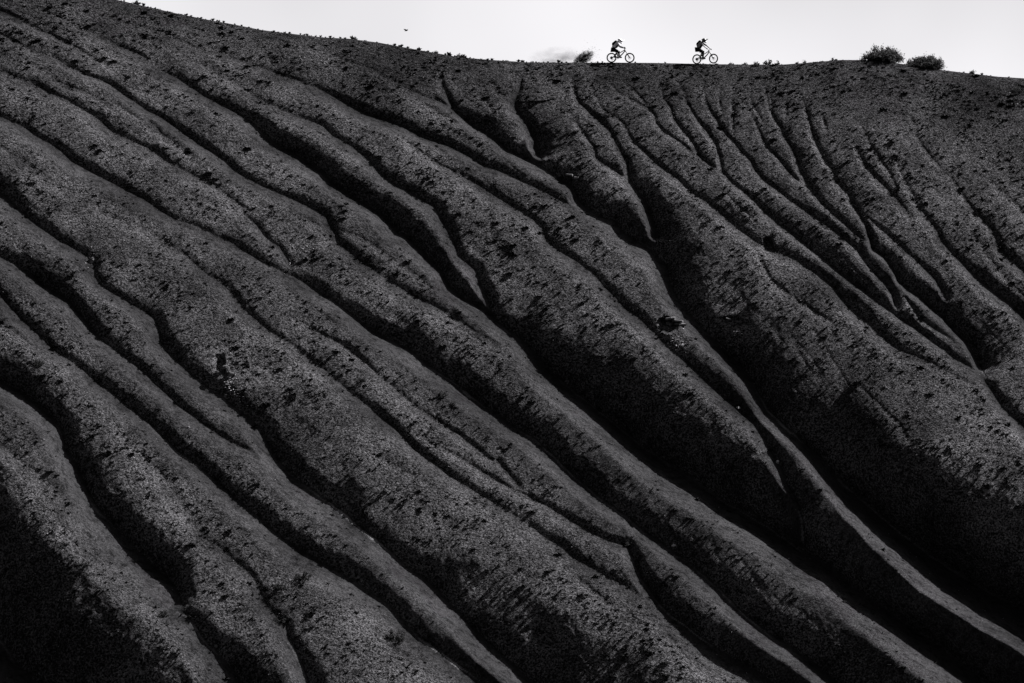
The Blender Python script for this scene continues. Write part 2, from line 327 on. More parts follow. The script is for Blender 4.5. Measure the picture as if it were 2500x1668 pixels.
    ([(-25.46,30.95), (-23.58,29.93), (-22.65,29.56), (-21.92,29.32), (-21.17,28.85), (-20.42,28.48), (-19.85,28.11), (-19.18,27.64), (-18.59,27.08), (-18.01,26.62), (-17.45,26.25), (-16.99,26.07), (-16.50,25.61), (-16.01,25.06), (-15.51,24.42), (-14.85,23.87), (-14.09,23.24), (-13.35,22.78), (-12.70,22.43), (-12.05,21.89), (-11.30,21.35), (-10.49,20.82), (-9.10,19.58), (-7.74,18.53), (-6.84,17.84), (-6.21,17.23), (-5.49,16.54), (-4.69,15.94), (-3.80,15.29), (-2.75,14.56), (-1.70,13.96), (-1.00,13.54), (0.04,12.95), (0.99,12.29), (1.85,11.71), (2.80,11.22), (3.81,10.49), (4.91,9.84), (6.01,9.28), (7.01,8.72), (8.10,8.16), (8.84,7.61)], [0.26, 0.62, 0.92, 0.82, 0.92, 0.87, 0.82, 0.92, 0.87], [0.2, 0.45, 0.6, 0.5, 0.65, 0.55, 0.5, 0.55, 0.6], 0.9),
    ([(-6.50,18.01), (-5.78,17.57), (-4.72,16.96), (-3.83,16.44), (-2.86,15.92), (-1.80,15.26), (-1.36,14.96), (-0.22,14.44), (0.92,13.85), (1.96,13.35), (2.82,12.84), (4.03,12.18), (5.40,11.52), (6.43,11.27), (6.63,10.70), (6.90,9.98), (7.46,9.11), (8.02,8.39), (8.67,7.69), (9.49,7.14), (10.05,6.75), (11.02,6.06), (11.83,5.59), (12.80,5.06), (13.83,4.40), (15.01,3.62), (19.59,0.67)], [0.31, 0.67, 0.87, 1.54, 1.92, 2.18], [0.2, 0.55, 0.6, 0.95, 0.95, 0.9], 0.9),
    ([(-33.82,34.41), (-30.41,31.63), (-29.81,31.16), (-28.91,30.40), (-28.00,29.56), (-26.87,28.83), (-26.01,28.22), (-25.74,28.13), (-24.99,27.67), (-24.43,27.30), (-24.10,26.84), (-24.03,26.29), (-23.52,25.65), (-22.61,25.20), (-21.77,24.66), (-20.95,24.21), (-20.38,23.76), (-20.10,23.23), (-19.98,22.51), (-19.49,21.98), (-18.83,21.37), (-17.98,20.58), (-16.98,19.88), (-16.16,19.36), (-15.42,18.75), (-14.61,18.24), (-14.14,17.72), (-13.74,16.96), (-13.26,16.29), (-12.70,15.68), (-12.06,15.01), (-11.09,14.43), (-9.95,13.69), (-9.07,13.03), (-8.19,12.29), (-7.43,11.79), (-6.56,11.06), (-5.70,10.33), (-4.85,9.76), (-4.16,9.20), (-3.56,8.57), (-2.89,7.94), (-2.29,7.32), (-1.45,6.54), (-0.62,5.85), (0.21,5.16), (0.86,4.57), (1.84,3.73), (6.02,0.09)], [1.54, 1.54, 1.03, 1.03, 1.41, 1.8, 1.92, 1.8, 2.18, 2.82, 3.08, 3.34], [0.9, 0.9, 0.7, 0.75, 0.9, 0.65, 0.9, 0.8, 0.85, 0.9, 1.0, 1.0], 0.9),
    ([(-33.39,29.41), (-29.72,27.61), (-29.17,27.34), (-28.43,26.98), (-27.78,26.53), (-27.02,25.99), (-26.37,25.54), (-25.73,25.18), (-25.17,24.82), (-24.68,24.29), (-24.18,23.75), (-23.77,23.22), (-23.30,22.78), (-22.56,22.25), (-21.82,21.72), (-20.99,21.11), (-20.15,20.42), (-19.31,19.64), (-18.56,18.95), (-17.74,18.35), (-16.94,17.83), (-16.13,17.32), (-15.24,16.81), (-14.01,16.19), (-12.94,15.52), (-12.06,14.97)], [1.03, 1.28, 1.54, 1.28, 1.28, 1.15, 1.03], [0.6, 0.75, 1.0, 0.7, 0.6, 0.6, 0.5], 0.9),
    ([(-32.28,28.85), (-29.39,25.70), (-28.79,25.07), (-28.17,24.36), (-27.50,23.74), (-26.76,23.22), (-26.17,22.60), (-25.60,22.08), (-24.96,21.64), (-24.33,21.30), (-23.68,20.78), (-23.04,20.26), (-22.23,19.74), (-21.58,19.23), (-20.86,18.71), (-20.13,18.12), (-19.40,17.52), (-18.75,16.93), (-18.11,16.35), (-17.32,15.90), (-16.50,15.15), (-15.60,14.41), (-14.54,13.67), (-13.66,13.01), (-12.85,12.28), (-11.90,11.64), (-11.03,11.08), (-10.09,10.59), (-9.15,10.10), (-8.31,9.62), (-7.97,9.38), (-7.05,8.82), (-6.20,8.18), (-5.60,7.48), (-4.76,6.85), (-3.76,6.15), (-2.84,5.53), (-2.10,4.99), (-1.43,4.46), (-0.61,3.78), (3.73,0.26)], [0.9, 1.15, 1.03, 1.28, 1.28, 1.54, 1.67, 1.54, 1.8, 1.92], [0.5, 0.65, 0.6, 0.65, 0.7, 0.7, 0.65, 0.65, 0.8, 0.95], 0.9),
    ([(-31.96,22.46), (-28.52,20.54), (-27.98,20.20), (-27.46,19.94), (-26.75,19.52), (-26.02,19.01), (-25.29,18.42), (-24.74,17.91), (-24.50,17.42), (-24.33,16.76), (-23.83,16.10), (-23.65,15.91), (-23.21,15.10), (-22.70,14.29), (-22.12,13.49), (-21.48,12.85), (-20.76,12.13), (-20.12,11.49), (-19.50,10.94), (-18.89,10.47), (-18.29,10.07), (-17.76,9.52), (-17.28,8.76), (-16.83,8.18)], [2.05, 2.18, 1.8, 1.92, 2.31, 2.44, 2.44, 1.54], [0.7, 0.85, 1.0, 0.95, 0.85, 0.85, 0.95, 0.8], 0.8),
    ([(-30.99,20.25), (-28.03,17.62), (-27.46,17.04), (-26.83,16.55), (-26.10,15.89), (-25.66,15.62), (-24.78,14.97), (-23.97,14.32), (-23.33,13.67), (-22.69,13.03), (-21.88,12.31), (-21.18,11.75), (-20.64,11.20), (-20.01,10.57), (-19.39,10.02), (-18.69,9.40), (-17.83,8.77), (-16.99,8.22), (-16.45,7.61), (-15.91,6.93), (-15.23,6.33), (-14.61,5.66), (-13.92,4.91), (-13.31,4.18), (-9.63,0.05)], [1.03, 1.15, 0.9, 0.9, 1.54, 3.08, 3.08], [0.4, 0.4, 0.35, 0.45, 0.7, 0.9, 0.85], 0.9),
    ([(-22.03,18.22), (-21.10,17.38), (-21.06,17.02), (-20.07,16.27), (-19.25,15.60), (-18.69,14.94), (-18.02,14.05), (-17.46,13.40), (-16.88,12.51), (-16.17,11.87), (-15.31,11.31), (-14.69,10.75), (-14.16,10.35), (-13.72,9.96), (-13.35,9.34), (-12.88,8.57), (-12.53,8.19), (-11.93,7.72), (-11.63,6.97), (-11.18,6.30), (-10.81,5.63), (-10.52,4.83), (-10.15,4.10), (-8.09,-0.74)], [0.31, 0.77, 0.92, 1.03, 1.28, 1.8, 2.05], [0.2, 0.45, 0.45, 0.5, 0.7, 0.9, 0.9], 0.8),
    ([(-33.57,16.17), (-31.26,13.14), (-29.24,10.01), (-25.98,6.14), (-23.07,3.50), (-19.82,1.31), (-15.45,-2.09)], [5.52, 6.03, 6.41, 6.41], [0.92, 0.96, 0.98, 0.98], -0.9),
    ([(-25.56,43.07), (-23.69,42.51), (-21.69,41.95), (-20.36,41.27), (-18.46,40.53), (-16.72,39.88)], [0.31, 0.46, 0.46], [0.3, 0.55, 0.3], 1.0),
    ([(-30.14,39.95), (-28.80,39.06), (-27.35,38.19), (-25.96,37.70), (-24.81,37.06), (-23.67,36.49)], [0.31, 0.51, 0.41], [0.3, 0.55, 0.4], 1.0),
    ([(-36.14,44.91), (-31.97,43.40), (-31.08,42.95), (-29.95,42.68), (-28.48,41.93), (-27.20,41.51)], [0.31, 0.46, 0.31], [0.4, 0.5, 0.2], 1.0),
    ([(-27.73,42.29), (-25.95,41.25), (-24.47,40.35), (-22.77,39.79)], [0.26, 0.41, 0.31], [0.2, 0.45, 0.3], 1.0),
    ([(-23.45,36.80), (-22.30,36.08), (-21.39,35.20), (-20.22,34.34), (-18.80,33.48)], [0.26, 0.46, 0.41], [0.3, 0.5, 0.4], 1.0),
    ([(-33.97,36.48), (-30.30,34.05), (-28.59,32.94), (-27.17,31.97), (-25.65,31.15), (-24.41,30.47)], [0.31, 0.62, 0.51], [0.3, 0.45, 0.3], 1.0),
    ([(7.09,40.17), (7.27,39.41), (7.92,38.84), (8.41,38.19), (9.03,37.30)], [0.18, 0.28, 0.31], [0.5, 0.65, 0.6], 0.8),
    ([(16.78,39.09), (16.83,37.44), (17.18,36.48)], [0.13, 0.23, 0.15], [0.4, 0.6, 0.4], 0.8),
    ([(17.83,38.43), (17.64,36.96), (17.44,35.84)], [0.13, 0.21, 0.15], [0.4, 0.6, 0.3], 0.8),
    ([(15.75,37.76), (16.03,36.80), (16.32,36.00)], [0.13, 0.21, 0.15], [0.4, 0.6, 0.3], 0.8),
    ([(21.72,35.35), (22.37,33.64), (23.17,32.57), (24.09,31.36), (25.03,29.87)], [0.26, 0.56, 0.51], [0.3, 0.6, 0.5], 1.0),
    ([(20.00,37.44), (20.07,36.15), (20.14,35.52)], [0.13, 0.21, 0.13], [0.3, 0.5, 0.3], 0.8),
    ([(13.00,32.10), (13.79,31.20), (14.59,30.46), (15.50,29.43)], [0.21, 0.31, 0.21], [0.2, 0.45, 0.3], 0.8),
    ([(18.96,31.36), (19.99,30.46), (20.96,29.13), (21.81,28.11)], [0.21, 0.41, 0.36], [0.2, 0.45, 0.4], 0.8),
    ([(-9.78,23.79), (-8.93,23.06), (-7.92,22.33), (-6.81,21.52)], [0.21, 0.36, 0.21], [0.2, 0.4, 0.2], 0.8),
    ([(-1.61,22.97), (-0.69,22.52), (0.23,21.97), (1.14,21.33)], [0.1, 0.15, 0.1], [0.5, 0.9, 0.5], 0.6),
    ([(-8.96,16.98), (-7.20,16.04), (-5.70,15.18), (-4.13,14.33), (-2.38,13.56)], [0.21, 0.46, 0.26], [0.15, 0.35, 0.15], 0.8),
    ([(-3.21,11.70), (-2.95,11.30), (-2.87,10.66), (-2.92,10.03)], [0.15, 0.31, 0.21], [0.3, 0.55, 0.3], 0.8),
    ([(-0.22,12.39), (1.08,11.56), (2.61,10.58), (3.29,9.94), (4.46,8.98), (5.71,8.11)], [0.21, 0.46, 0.51], [0.15, 0.4, 0.4], 0.8),
    ([(6.16,8.80), (7.40,7.86), (8.64,7.07), (9.70,6.45), (10.66,5.68)], [0.21, 0.46, 0.51], [0.15, 0.4, 0.4], 0.8),
    ([(22.94,26.41), (23.71,25.06), (24.49,23.83), (25.78,22.89), (26.88,21.96)], [0.26, 0.77, 0.67], [0.2, 0.5, 0.4], 0.9),
    ([(-31.88,25.92), (-28.54,23.56), (-27.44,22.86), (-26.32,21.99), (-25.05,21.12), (-24.13,20.43)], [0.26, 0.56, 0.41], [0.2, 0.4, 0.2], 0.8),
    ([(-24.21,25.74), (-22.91,24.93), (-21.70,24.12), (-20.49,23.23)], [0.21, 0.36, 0.21], [0.2, 0.35, 0.2], 0.8),
    ([(22.34,36.81), (22.60,35.71), (23.06,34.64), (23.61,33.57), (23.98,32.63), (24.42,31.49)], [0.21, 0.41, 0.36], [0.3, 0.55, 0.4], 1.0),
    ([(25.72,36.17), (26.17,35.09), (26.74,34.13), (27.37,32.97)], [0.21, 0.41, 0.36], [0.2, 0.45, 0.4], 1.0),
    ([(29.59,34.06), (30.11,33.00), (30.76,32.06), (31.59,31.13), (32.40,30.11), (36.53,25.17)], [0.21, 0.51, 0.51], [0.2, 0.5, 0.5], 1.0),
    ([(28.31,29.51), (28.92,28.41), (29.44,27.42), (30.05,26.43), (30.85,25.46), (31.56,24.60), (35.46,19.83)], [0.26, 0.67, 0.67], [0.25, 0.55, 0.5], 1.0),
    ([(36.36,37.05), (37.51,33.49), (37.93,29.72), (39.83,25.57), (41.57,22.36), (42.82,19.19), (43.43,16.34), (43.83,12.62), (45.32,9.19), (46.91,6.55)], [0.41, 1.03, 1.8, 2.57], [0.3, 0.6, 0.8, 0.9], 0.9),
    ([(40.29,34.71), (41.79,30.24), (43.79,27.04), (45.01,23.17), (46.18,20.09), (47.29,17.23), (48.93,13.53), (50.03,10.62), (51.62,7.51), (53.01,4.21)], [0.41, 1.03, 1.8, 2.57], [0.3, 0.6, 0.8, 0.9], 0.9),
    ([(45.02,34.63), (46.30,30.76), (46.76,27.23), (48.56,24.18), (48.65,20.49), (49.21,17.06), (50.17,13.98), (52.08,11.17), (52.92,8.45), (54.08,5.73)], [0.41, 1.03, 1.8, 2.57], [0.3, 0.6, 0.8, 0.9], 0.9),
    ([(48.49,32.91), (49.11,28.93), (51.04,25.74), (51.27,22.50), (52.65,18.88), (53.13,15.75), (53.44,12.58), (53.41,9.26), (54.77,5.77), (55.80,2.43)], [0.41, 1.03, 1.8, 2.57], [0.3, 0.6, 0.8, 0.9], 0.9),
    ([(52.24,33.56), (53.95,29.23), (54.47,24.88), (55.43,20.89), (56.03,17.86), (56.91,14.99), (57.30,11.25), (57.99,8.74), (58.10,6.12), (59.36,3.39)], [0.41, 1.03, 1.8, 2.57], [0.3, 0.6, 0.8, 0.9], 0.9),
    ([(57.18,33.42), (58.96,29.59), (59.37,26.41), (59.45,23.21), (60.67,20.14), (60.57,16.76), (60.63,12.90), (60.67,9.75), (61.85,6.84), (63.33,3.96)], [0.41, 1.03, 1.8, 2.57], [0.3, 0.6, 0.8, 0.9], 0.9),
    ([(60.75,31.76), (60.60,27.99), (60.67,23.76), (61.99,20.22), (61.96,17.13), (62.32,14.20), (62.37,10.60), (62.61,8.06), (63.95,5.05), (65.41,2.31)], [0.41, 1.03, 1.8, 2.57], [0.3, 0.6, 0.8, 0.9], 0.9),
    ([(65.84,30.32), (66.86,26.17), (67.65,23.07), (67.51,19.09), (68.59,15.22), (68.78,11.83), (69.77,8.59), (70.80,5.59), (71.46,2.54), (71.38,-0.64)], [0.41, 1.03, 1.8, 2.57], [0.3, 0.6, 0.8, 0.9], 0.9),
    ([(70.48,31.28), (71.60,26.78), (72.66,23.73), (74.07,20.67), (75.27,17.05), (75.10,14.17), (75.73,10.92), (76.34,7.40), (76.52,5.01), (77.86,2.67)], [0.41, 1.03, 1.8, 2.57], [0.3, 0.6, 0.8, 0.9], 0.9),
    ([(-58.40,53.11), (-43.70,43.48), (-40.14,41.32), (-36.68,39.58), (-33.42,37.70)], [0.77, 1.28, 1.03], [0.6, 0.8, 0.4], 0.9),
    ([(-57.03,45.46), (-42.32,36.19), (-39.83,34.70), (-36.71,32.74), (-33.36,30.68)], [0.77, 1.28, 1.03], [0.6, 0.8, 0.4], 0.9),
    ([(-53.87,40.28), (-39.54,31.46), (-36.96,29.19), (-33.82,27.73), (-30.91,25.98)], [0.77, 1.28, 1.03], [0.6, 0.8, 0.4], 0.9),
    ([(-53.33,34.59), (-40.02,26.23), (-36.82,24.81), (-34.30,22.88), (-31.15,21.09)], [0.77, 1.28, 1.03], [0.6, 0.8, 0.4], 0.9),
    ([(-50.70,28.10), (-37.63,20.57), (-34.59,19.12), (-31.97,17.09), (-29.29,15.13)], [0.77, 1.28, 1.03], [0.6, 0.8, 0.4], 0.9),
    ([(-48.82,23.06), (-36.61,15.75), (-33.97,14.23), (-31.22,12.24), (-28.50,11.03)], [0.77, 1.28, 1.03], [0.6, 0.8, 0.4], 0.9),
    ([(-47.89,18.89), (-35.62,11.37), (-33.10,10.12), (-30.68,8.26), (-28.23,6.49)], [0.77, 1.28, 1.03], [0.6, 0.8, 0.4], 0.9),
]

HOLLOWS = [  # x, z, half width, half height, depth: small caves and slumps in the banks
    (15.84, 28.40, 0.30, 0.50, 0.75, .7),
    (9.31, 23.51, 0.55, 0.40, 0.7, .7),
    (-16.60, 21.12, 0.40, 0.65, 0.5, 1.3),
    (13.37, 23.64, 0.8, 0.35, 0.4, .8),
    (3.12, 32.51, 0.5, 0.35, 0.3, .8),
    (33.23, 39.09, 0.5, 0.3, 0.3, .8),
]

# ------------------------------------------------------------------ the hillside
def half_width(h):
    h = np.maximum(h, 0)
    return 34.9 * (1 - (1.27 * h + np.sqrt(0.9 * h)) / 260.0)


ND_U, ND_V = 1020, 650
AMP = 1.24
g = np.cumsum(1.12 ** np.arange(32)); g = g / g[-1]
U_ = np.concatenate([-(1 + 3.2 * g[::-1]), np.linspace(-1, 1, ND_U), 1 + 3.2 * g])
Z_LOW = 2.0
g2 = np.cumsum(1.1 ** np.arange(26)); g2 = g2 / g2[-1]
V_low = -g2[::-1]
V_ = np.concatenate([V_low, np.linspace(0, 1, ND_V)])
nv, nu = len(V_), len(U_)
UU, VV = np.meshgrid(U_, V_)
RZ = ridge_z(UU * 34.9)
ZZ = np.where(VV >= 0, Z_LOW + VV * (RZ - Z_LOW), Z_LOW + VV * 47.0)
XX = UU * half_width(RZ - ZZ)


def carve(X, Z):
    """depth the water has cut into the slope, and masks for smooth strips, banks and painted lit rims"""
    Xw = X + 0.06 * fbm(X * 0.9, Z * 0.9, 31, 3) + .03 * fbm(X * 3.1, Z * 3.1, 35, 2)
    Zw = Z + 0.06 * fbm(X * 0.9 + 40, Z * 0.9, 41, 3) + .03 * fbm(X * 3.1 + 9, Z * 3.1, 45, 2)
    C = np.zeros_like(X)
    Side_strip = np.zeros_like(X)
    Bank = np.zeros_like(X)
    Lit_rim = np.zeros_like(X)
    wvar = 1 + 0.22 * fbm(X * 0.4, Z * 0.4, 51, 2)
    svar = 1 + 0.18 * fbm(X * 0.30 + 5, Z * 0.30, 55, 2)
    far = np.full(len(X), 9.0)
    above, below = far.copy(), far.copy()      # distance to the next gully up the bank, and down it
    found = []
    for pts, wd, st, lw in GULLIES:
        P_ = np.array(pts)
        seg = np.hypot(*(P_[1:] - P_[:-1]).T)
        cum = np.concatenate([[0], np.cumsum(seg)]); tot = cum[-1]
        tk = np.linspace(0, tot, len(wd))
        wmax = max(wd) * 2.6 + 1.2
        x0, x1 = P_[:, 0].min() - wmax, P_[:, 0].max() + wmax
        z0, z1 = P_[:, 1].min() - wmax, P_[:, 1].max() + wmax
        idx = np.nonzero((Xw > x0) & (Xw < x1) & (Zw > z0) & (Zw < z1))[0]
        px, pz = Xw[idx], Zw[idx]
        best = np.full(len(idx), 1e9); sgn = np.ones(len(idx)); tt = np.zeros(len(idx))
        for i in range(len(P_) - 1):
            a, b = P_[i], P_[i + 1]
            m = wmax
            k = np.nonzero((px > min(a[0], b[0]) - m) & (px < max(a[0], b[0]) + m) & (pz > min(a[1], b[1]) - m) & (pz < max(a[1], b[1]) + m))[0]
            if not len(k): continue
            d = b - a; L2 = d @ d + 1e-9
            rx, rz = px[k] - a[0], pz[k] - a[1]
            t = np.clip((rx * d[0] + rz * d[1]) / L2, 0, 1)
            ex, ez = rx - t * d[0], rz - t * d[1]
            dd = ex * ex + ez * ez
            better = dd < best[k]
            kk = k[better]
            best[kk] = dd[better]
            cr = d[0] * rz[better] - d[1] * rx[better]
            sgn[kk] = np.where(cr >= 0, 1, -1)
            tt[kk] = cum[i] + t[better] * seg[i]
        d = np.sqrt(best)
        keep = d < wmax
        idx = idx[keep]; d = d[keep]; s = sgn[keep]; t = tt[keep]
        w0 = np.interp(t, tk, wd)
        calm = np.clip(1.5 / w0, .15, 1)         # long banks are evener
        w0 = w0 * (1 + (wvar[idx] - 1) * calm)
        g = np.interp(t, tk, st) * (1 + (svar[idx] - 1) * calm) * (1 + .4 * np.exp(-(w0 / .55) ** 2))
        end = np.clip(t / .6, 0, 1) * np.clip((tot - t) / .9, 0, 1)
        inner = end > .5
        k = idx[(s < 0) & inner]; above[k] = np.minimum(above[k], d[(s < 0) & inner])
        k = idx[(s > 0) & inner]; below[k] = np.minimum(below[k], d[(s > 0) & inner])
        found.append((idx, d, s, t, w0, g, end, lw, wd[0]))
    width = np.minimum(above + below, 9.0).reshape(nv, nu)
    for ax in (0, 1, 0, 1):                     # even it out
        n_ = 14
        pad_ = [(n_, n_) if k == ax else (0, 0) for k in (0, 1)]
        cs = np.cumsum(np.pad(width, pad_, mode='edge'), axis=ax)
        hi = np.take(cs, np.arange(2 * n_, cs.shape[ax]), axis=ax)
        lo = np.take(cs, np.arange(0, cs.shape[ax] - 2 * n_), axis=ax)
        width = (hi - lo) / (2 * n_)
    width = width.ravel()
    for idx, d, s, t, w0, g, end, lw, key in found:
        rw = width[idx]
        w = np.clip(.92 * rw, 1.25 * w0, 2.6 * w0)
        wl = np.clip(.45 * rw, .5 * w0, 1.3 * w0) * abs(lw)
        a = AMP * g * w0 * end
        q = np.clip(d / w, 0, 1)
        q1 = np.clip(d / (.6 * w0), 0, 1)
        steep = a * (.73 * (1 - q) ** 2.0 + .27 * (1 - q1) ** 2.0)
        if lw < 0:                              # one long even bank
            lw = -lw
            steep = a * (1 - np.clip(d / w0, 0, 1)) ** 1.5
        q2 = np.clip(d / wl, 0, 1)
        e = 0.12
        gentle = a * (1 - (q2 * q2 * (3 - 2 * q2)) * (1 - e) - e * q2)
        c = np.where(s > 0, steep, gentle)
        k_ = np.clip(.14 * w0, .015, .14)
        C0 = C[idx]
        C[idx] = .5 * (C0 + c + np.sqrt((C0 - c) ** 2 + k_ * k_ * np.minimum(1, c / .1)))
        side_strip = np.where(s < 0, np.clip(1.25 - d / (w0 * 0.75), 0, 1) * np.clip((a - .25) / .6, 0, 1), 0)  # mask of the smoother, darker strip on the gentle side
        Side_strip[idx] = np.maximum(Side_strip[idx], side_strip)
        bank = np.where(s > 0, np.clip(1.1 - d / w0, 0, 1), 0) * np.clip((g - .4) / .4, 0, 1)
        Bank[idx] = np.maximum(Bank[idx], bank)
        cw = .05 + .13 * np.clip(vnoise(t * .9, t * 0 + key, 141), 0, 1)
        lit_rim = np.where((s < 0) & (d > .08) & (d < .08 + cw), 1, 0) * np.clip((a - .75) / .5, 0, 1) * np.clip((24 - Z[idx]) / 8, .1, 1) * np.clip(.1 + 1.6 * vnoise(t * .35, t * 0 + 3.3 + key, 143), 0, 1)  # thin sunlit rim along the gully edge, to be painted lighter
        Lit_rim[idx] = np.maximum(Lit_rim[idx], lit_rim)
    for hx, hz, rx, rz, dp, sharp in HOLLOWS:
        ex = (X - hx) / rx + .45 * fbm(X * 1.7, Z * 1.7, 61, 3)
        ez = (Z - hz) / rz + .55 * fbm(X * 1.5 + 7, Z * 1.5, 65, 3)
        # undercut at the top, running out downhill
        C += dp * np.clip(1.2 - np.abs(ex) ** 1.6, 0, 1) ** sharp * np.clip((1.05 - ez - .55 * ex * ex) * (4.5 if sharp < 1 else 1.1), 0, 1) * np.clip((ez + 1.3) / 1.3, 0, 1)
    return C, Side_strip, Bank, Lit_rim


X1, Z1 = XX.ravel(), ZZ.ravel()
C1, SIDE_STRIP, BANK, LIT_RIM = carve(X1, Z1)
H1 = np.maximum(ridge_z(X1) - Z1, 0)
top = np.clip(H1 / 2.0, 0, 1)
# along the fall line the relief is longer than across it
A = 0.55 * X1 - 0.83 * Z1; B = 0.83 * X1 + 0.55 * Z1
rough = (0.15 * fbm(A * .22, B * .45, 71, 2) + 0.022 * fbm(A * .8, B * 1.3, 75, 3)
         + 0.013 * fbm(A * 2.6, B * 3.2, 81, 3) * (1 - .6 * SIDE_STRIP) + 0.013 * vnoise(A * 7.0, B * 8.0, 91) * (1 - .7 * SIDE_STRIP))
# fine rills down the fall line, which swings from the left slope round to the steep right one
turn = np.clip((X1 - .35 * (Z1 - 20) + 6) / 16, 0, 1)
turn2 = np.clip((X1 + 4) / 8, 0, 1) * np.clip(1 - H1 / 14, 0, 1)
rill = 0
for ang, wt, sd in ((-33, 1 - turn, 151), (-54, turn * (1 - turn2), 155), (-74, turn2, 159)):
    ca, sa = math.cos(math.radians(ang)), math.sin(math.radians(ang))
    al, ac = X1 * ca + Z1 * sa, -X1 * sa + Z1 * ca
    n_ = np.abs(fbm(al * .16 + 3, ac * 1.05 + .25 * vnoise(al * .5, ac * .5, sd + 3), sd, 2))
    wt = np.clip(2.4 * wt - 1.4, 0, 1)
    rill = rill + wt * np.clip(1 - n_ / .22, 0, 1) ** 1.5
rill *= .055 * (1 - .8 * SIDE_STRIP) * np.clip(.35 + 1.3 * fbm(X1 * .16, Z1 * .16, 171, 2), 0, 1)
rough = rough + rill
flute = BANK * 0.10 * np.abs(fbm(A * .75 + .2 * B, B * .22, 95, 3))
Y1 = slope_y(X1, Z1) + C1 * (0.25 + 0.75 * top) + (rough + flute) * (0.3 + 0.7 * top)
YY = Y1.reshape(nv, nu)

# over the crest: the flat trail on the ridge, then down the far side
back = np.concatenate([np.linspace(.12, 1.8, 14), 1.8 + np.cumsum(1.25 ** np.arange(16)) * .5])
rX, rY, rZ = XX[-1], YY[-1], ZZ[-1]
bx, by, bz = [], [], []
for sdist in back:
    bx.append(rX); by.append(rY + sdist)
    bz.append(rZ - .015 * sdist - np.maximum(sdist - 1.8, 0) * .62 + .02 * fbm(rX * 1.5, np.full_like(rX, sdist * 1.5), 99, 2) * min(1, sdist))
AX = np.vstack([XX, bx]); AY = np.vstack([YY, by]); AZ = np.vstack([ZZ, bz])
nr = AX.shape[0]
verts = np.stack([AX.ravel(), AY.ravel(), AZ.ravel()], 1)
r_, c_ = np.meshgrid(np.arange(nr - 1), np.arange(nu - 1), indexing='ij')
i0 = (r_ * nu + c_).ravel()
faces = np.stack([i0, i0 + 1, i0 + nu + 1, i0 + nu], 1)
me = np_mesh("hillside", verts, faces)
pad = np.zeros((nr - nv) * nu)
scrub = np.clip(1.1 - H1 / 5.5, 0, 1) * .75 + .45 * np.clip(fbm(X1 * .13, Z1 * .2, 105, 3) * 2, 0, 1)
for nm, arr, pv in (("side_strip", SIDE_STRIP, 0), ("bank", BANK, 0), ("lit_rim", LIT_RIM, 0), ("scrub", np.clip(scrub, 0, 1), .8)):
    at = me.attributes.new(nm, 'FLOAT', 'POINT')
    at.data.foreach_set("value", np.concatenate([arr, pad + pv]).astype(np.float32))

# surface lookup
Uq = U_; Vq = V_


def surf(x, z):
    """y of the finished slope at (x, z)"""
    x = np.atleast_1d(np.asarray(x, float)); z = np.atleast_1d(np.asarray(z, float))
    u = x / 34.9
    for _ in range(6):
        rz = ridge_z(u * 34.9)
        u = x / half_width(rz - z)
    v = np.where(z >= Z_LOW, (z - Z_LOW) / (rz - Z_LOW), (z - Z_LOW) / 47.0)
    fi = np.clip(np.interp(v, Vq, np.arange(nv)), 0, nv - 1.001)
    fj = np.clip(np.interp(u, Uq, np.arange(nu)), 0, nu - 1.001)
    i = fi.astype(int); j = fj.astype(int); a = fi - i; b = fj - j
    return (YY[i, j] * (1 - a) + YY[i + 1, j] * a) * (1 - b) + (YY[i, j + 1] * (1 - a) + YY[i + 1, j + 1] * a) * b


def on_slope(x, z):
    return Vector((x, float(surf(x, z)[0]), z))


def on_ridge(x, back=.5):
    """a point on the flat crest at x, back metres behind its front edge"""
    y = float(np.interp(x, rX, rY)) + back
    return Vector((x, y, float(ridge_z(x)) - .015 * back))


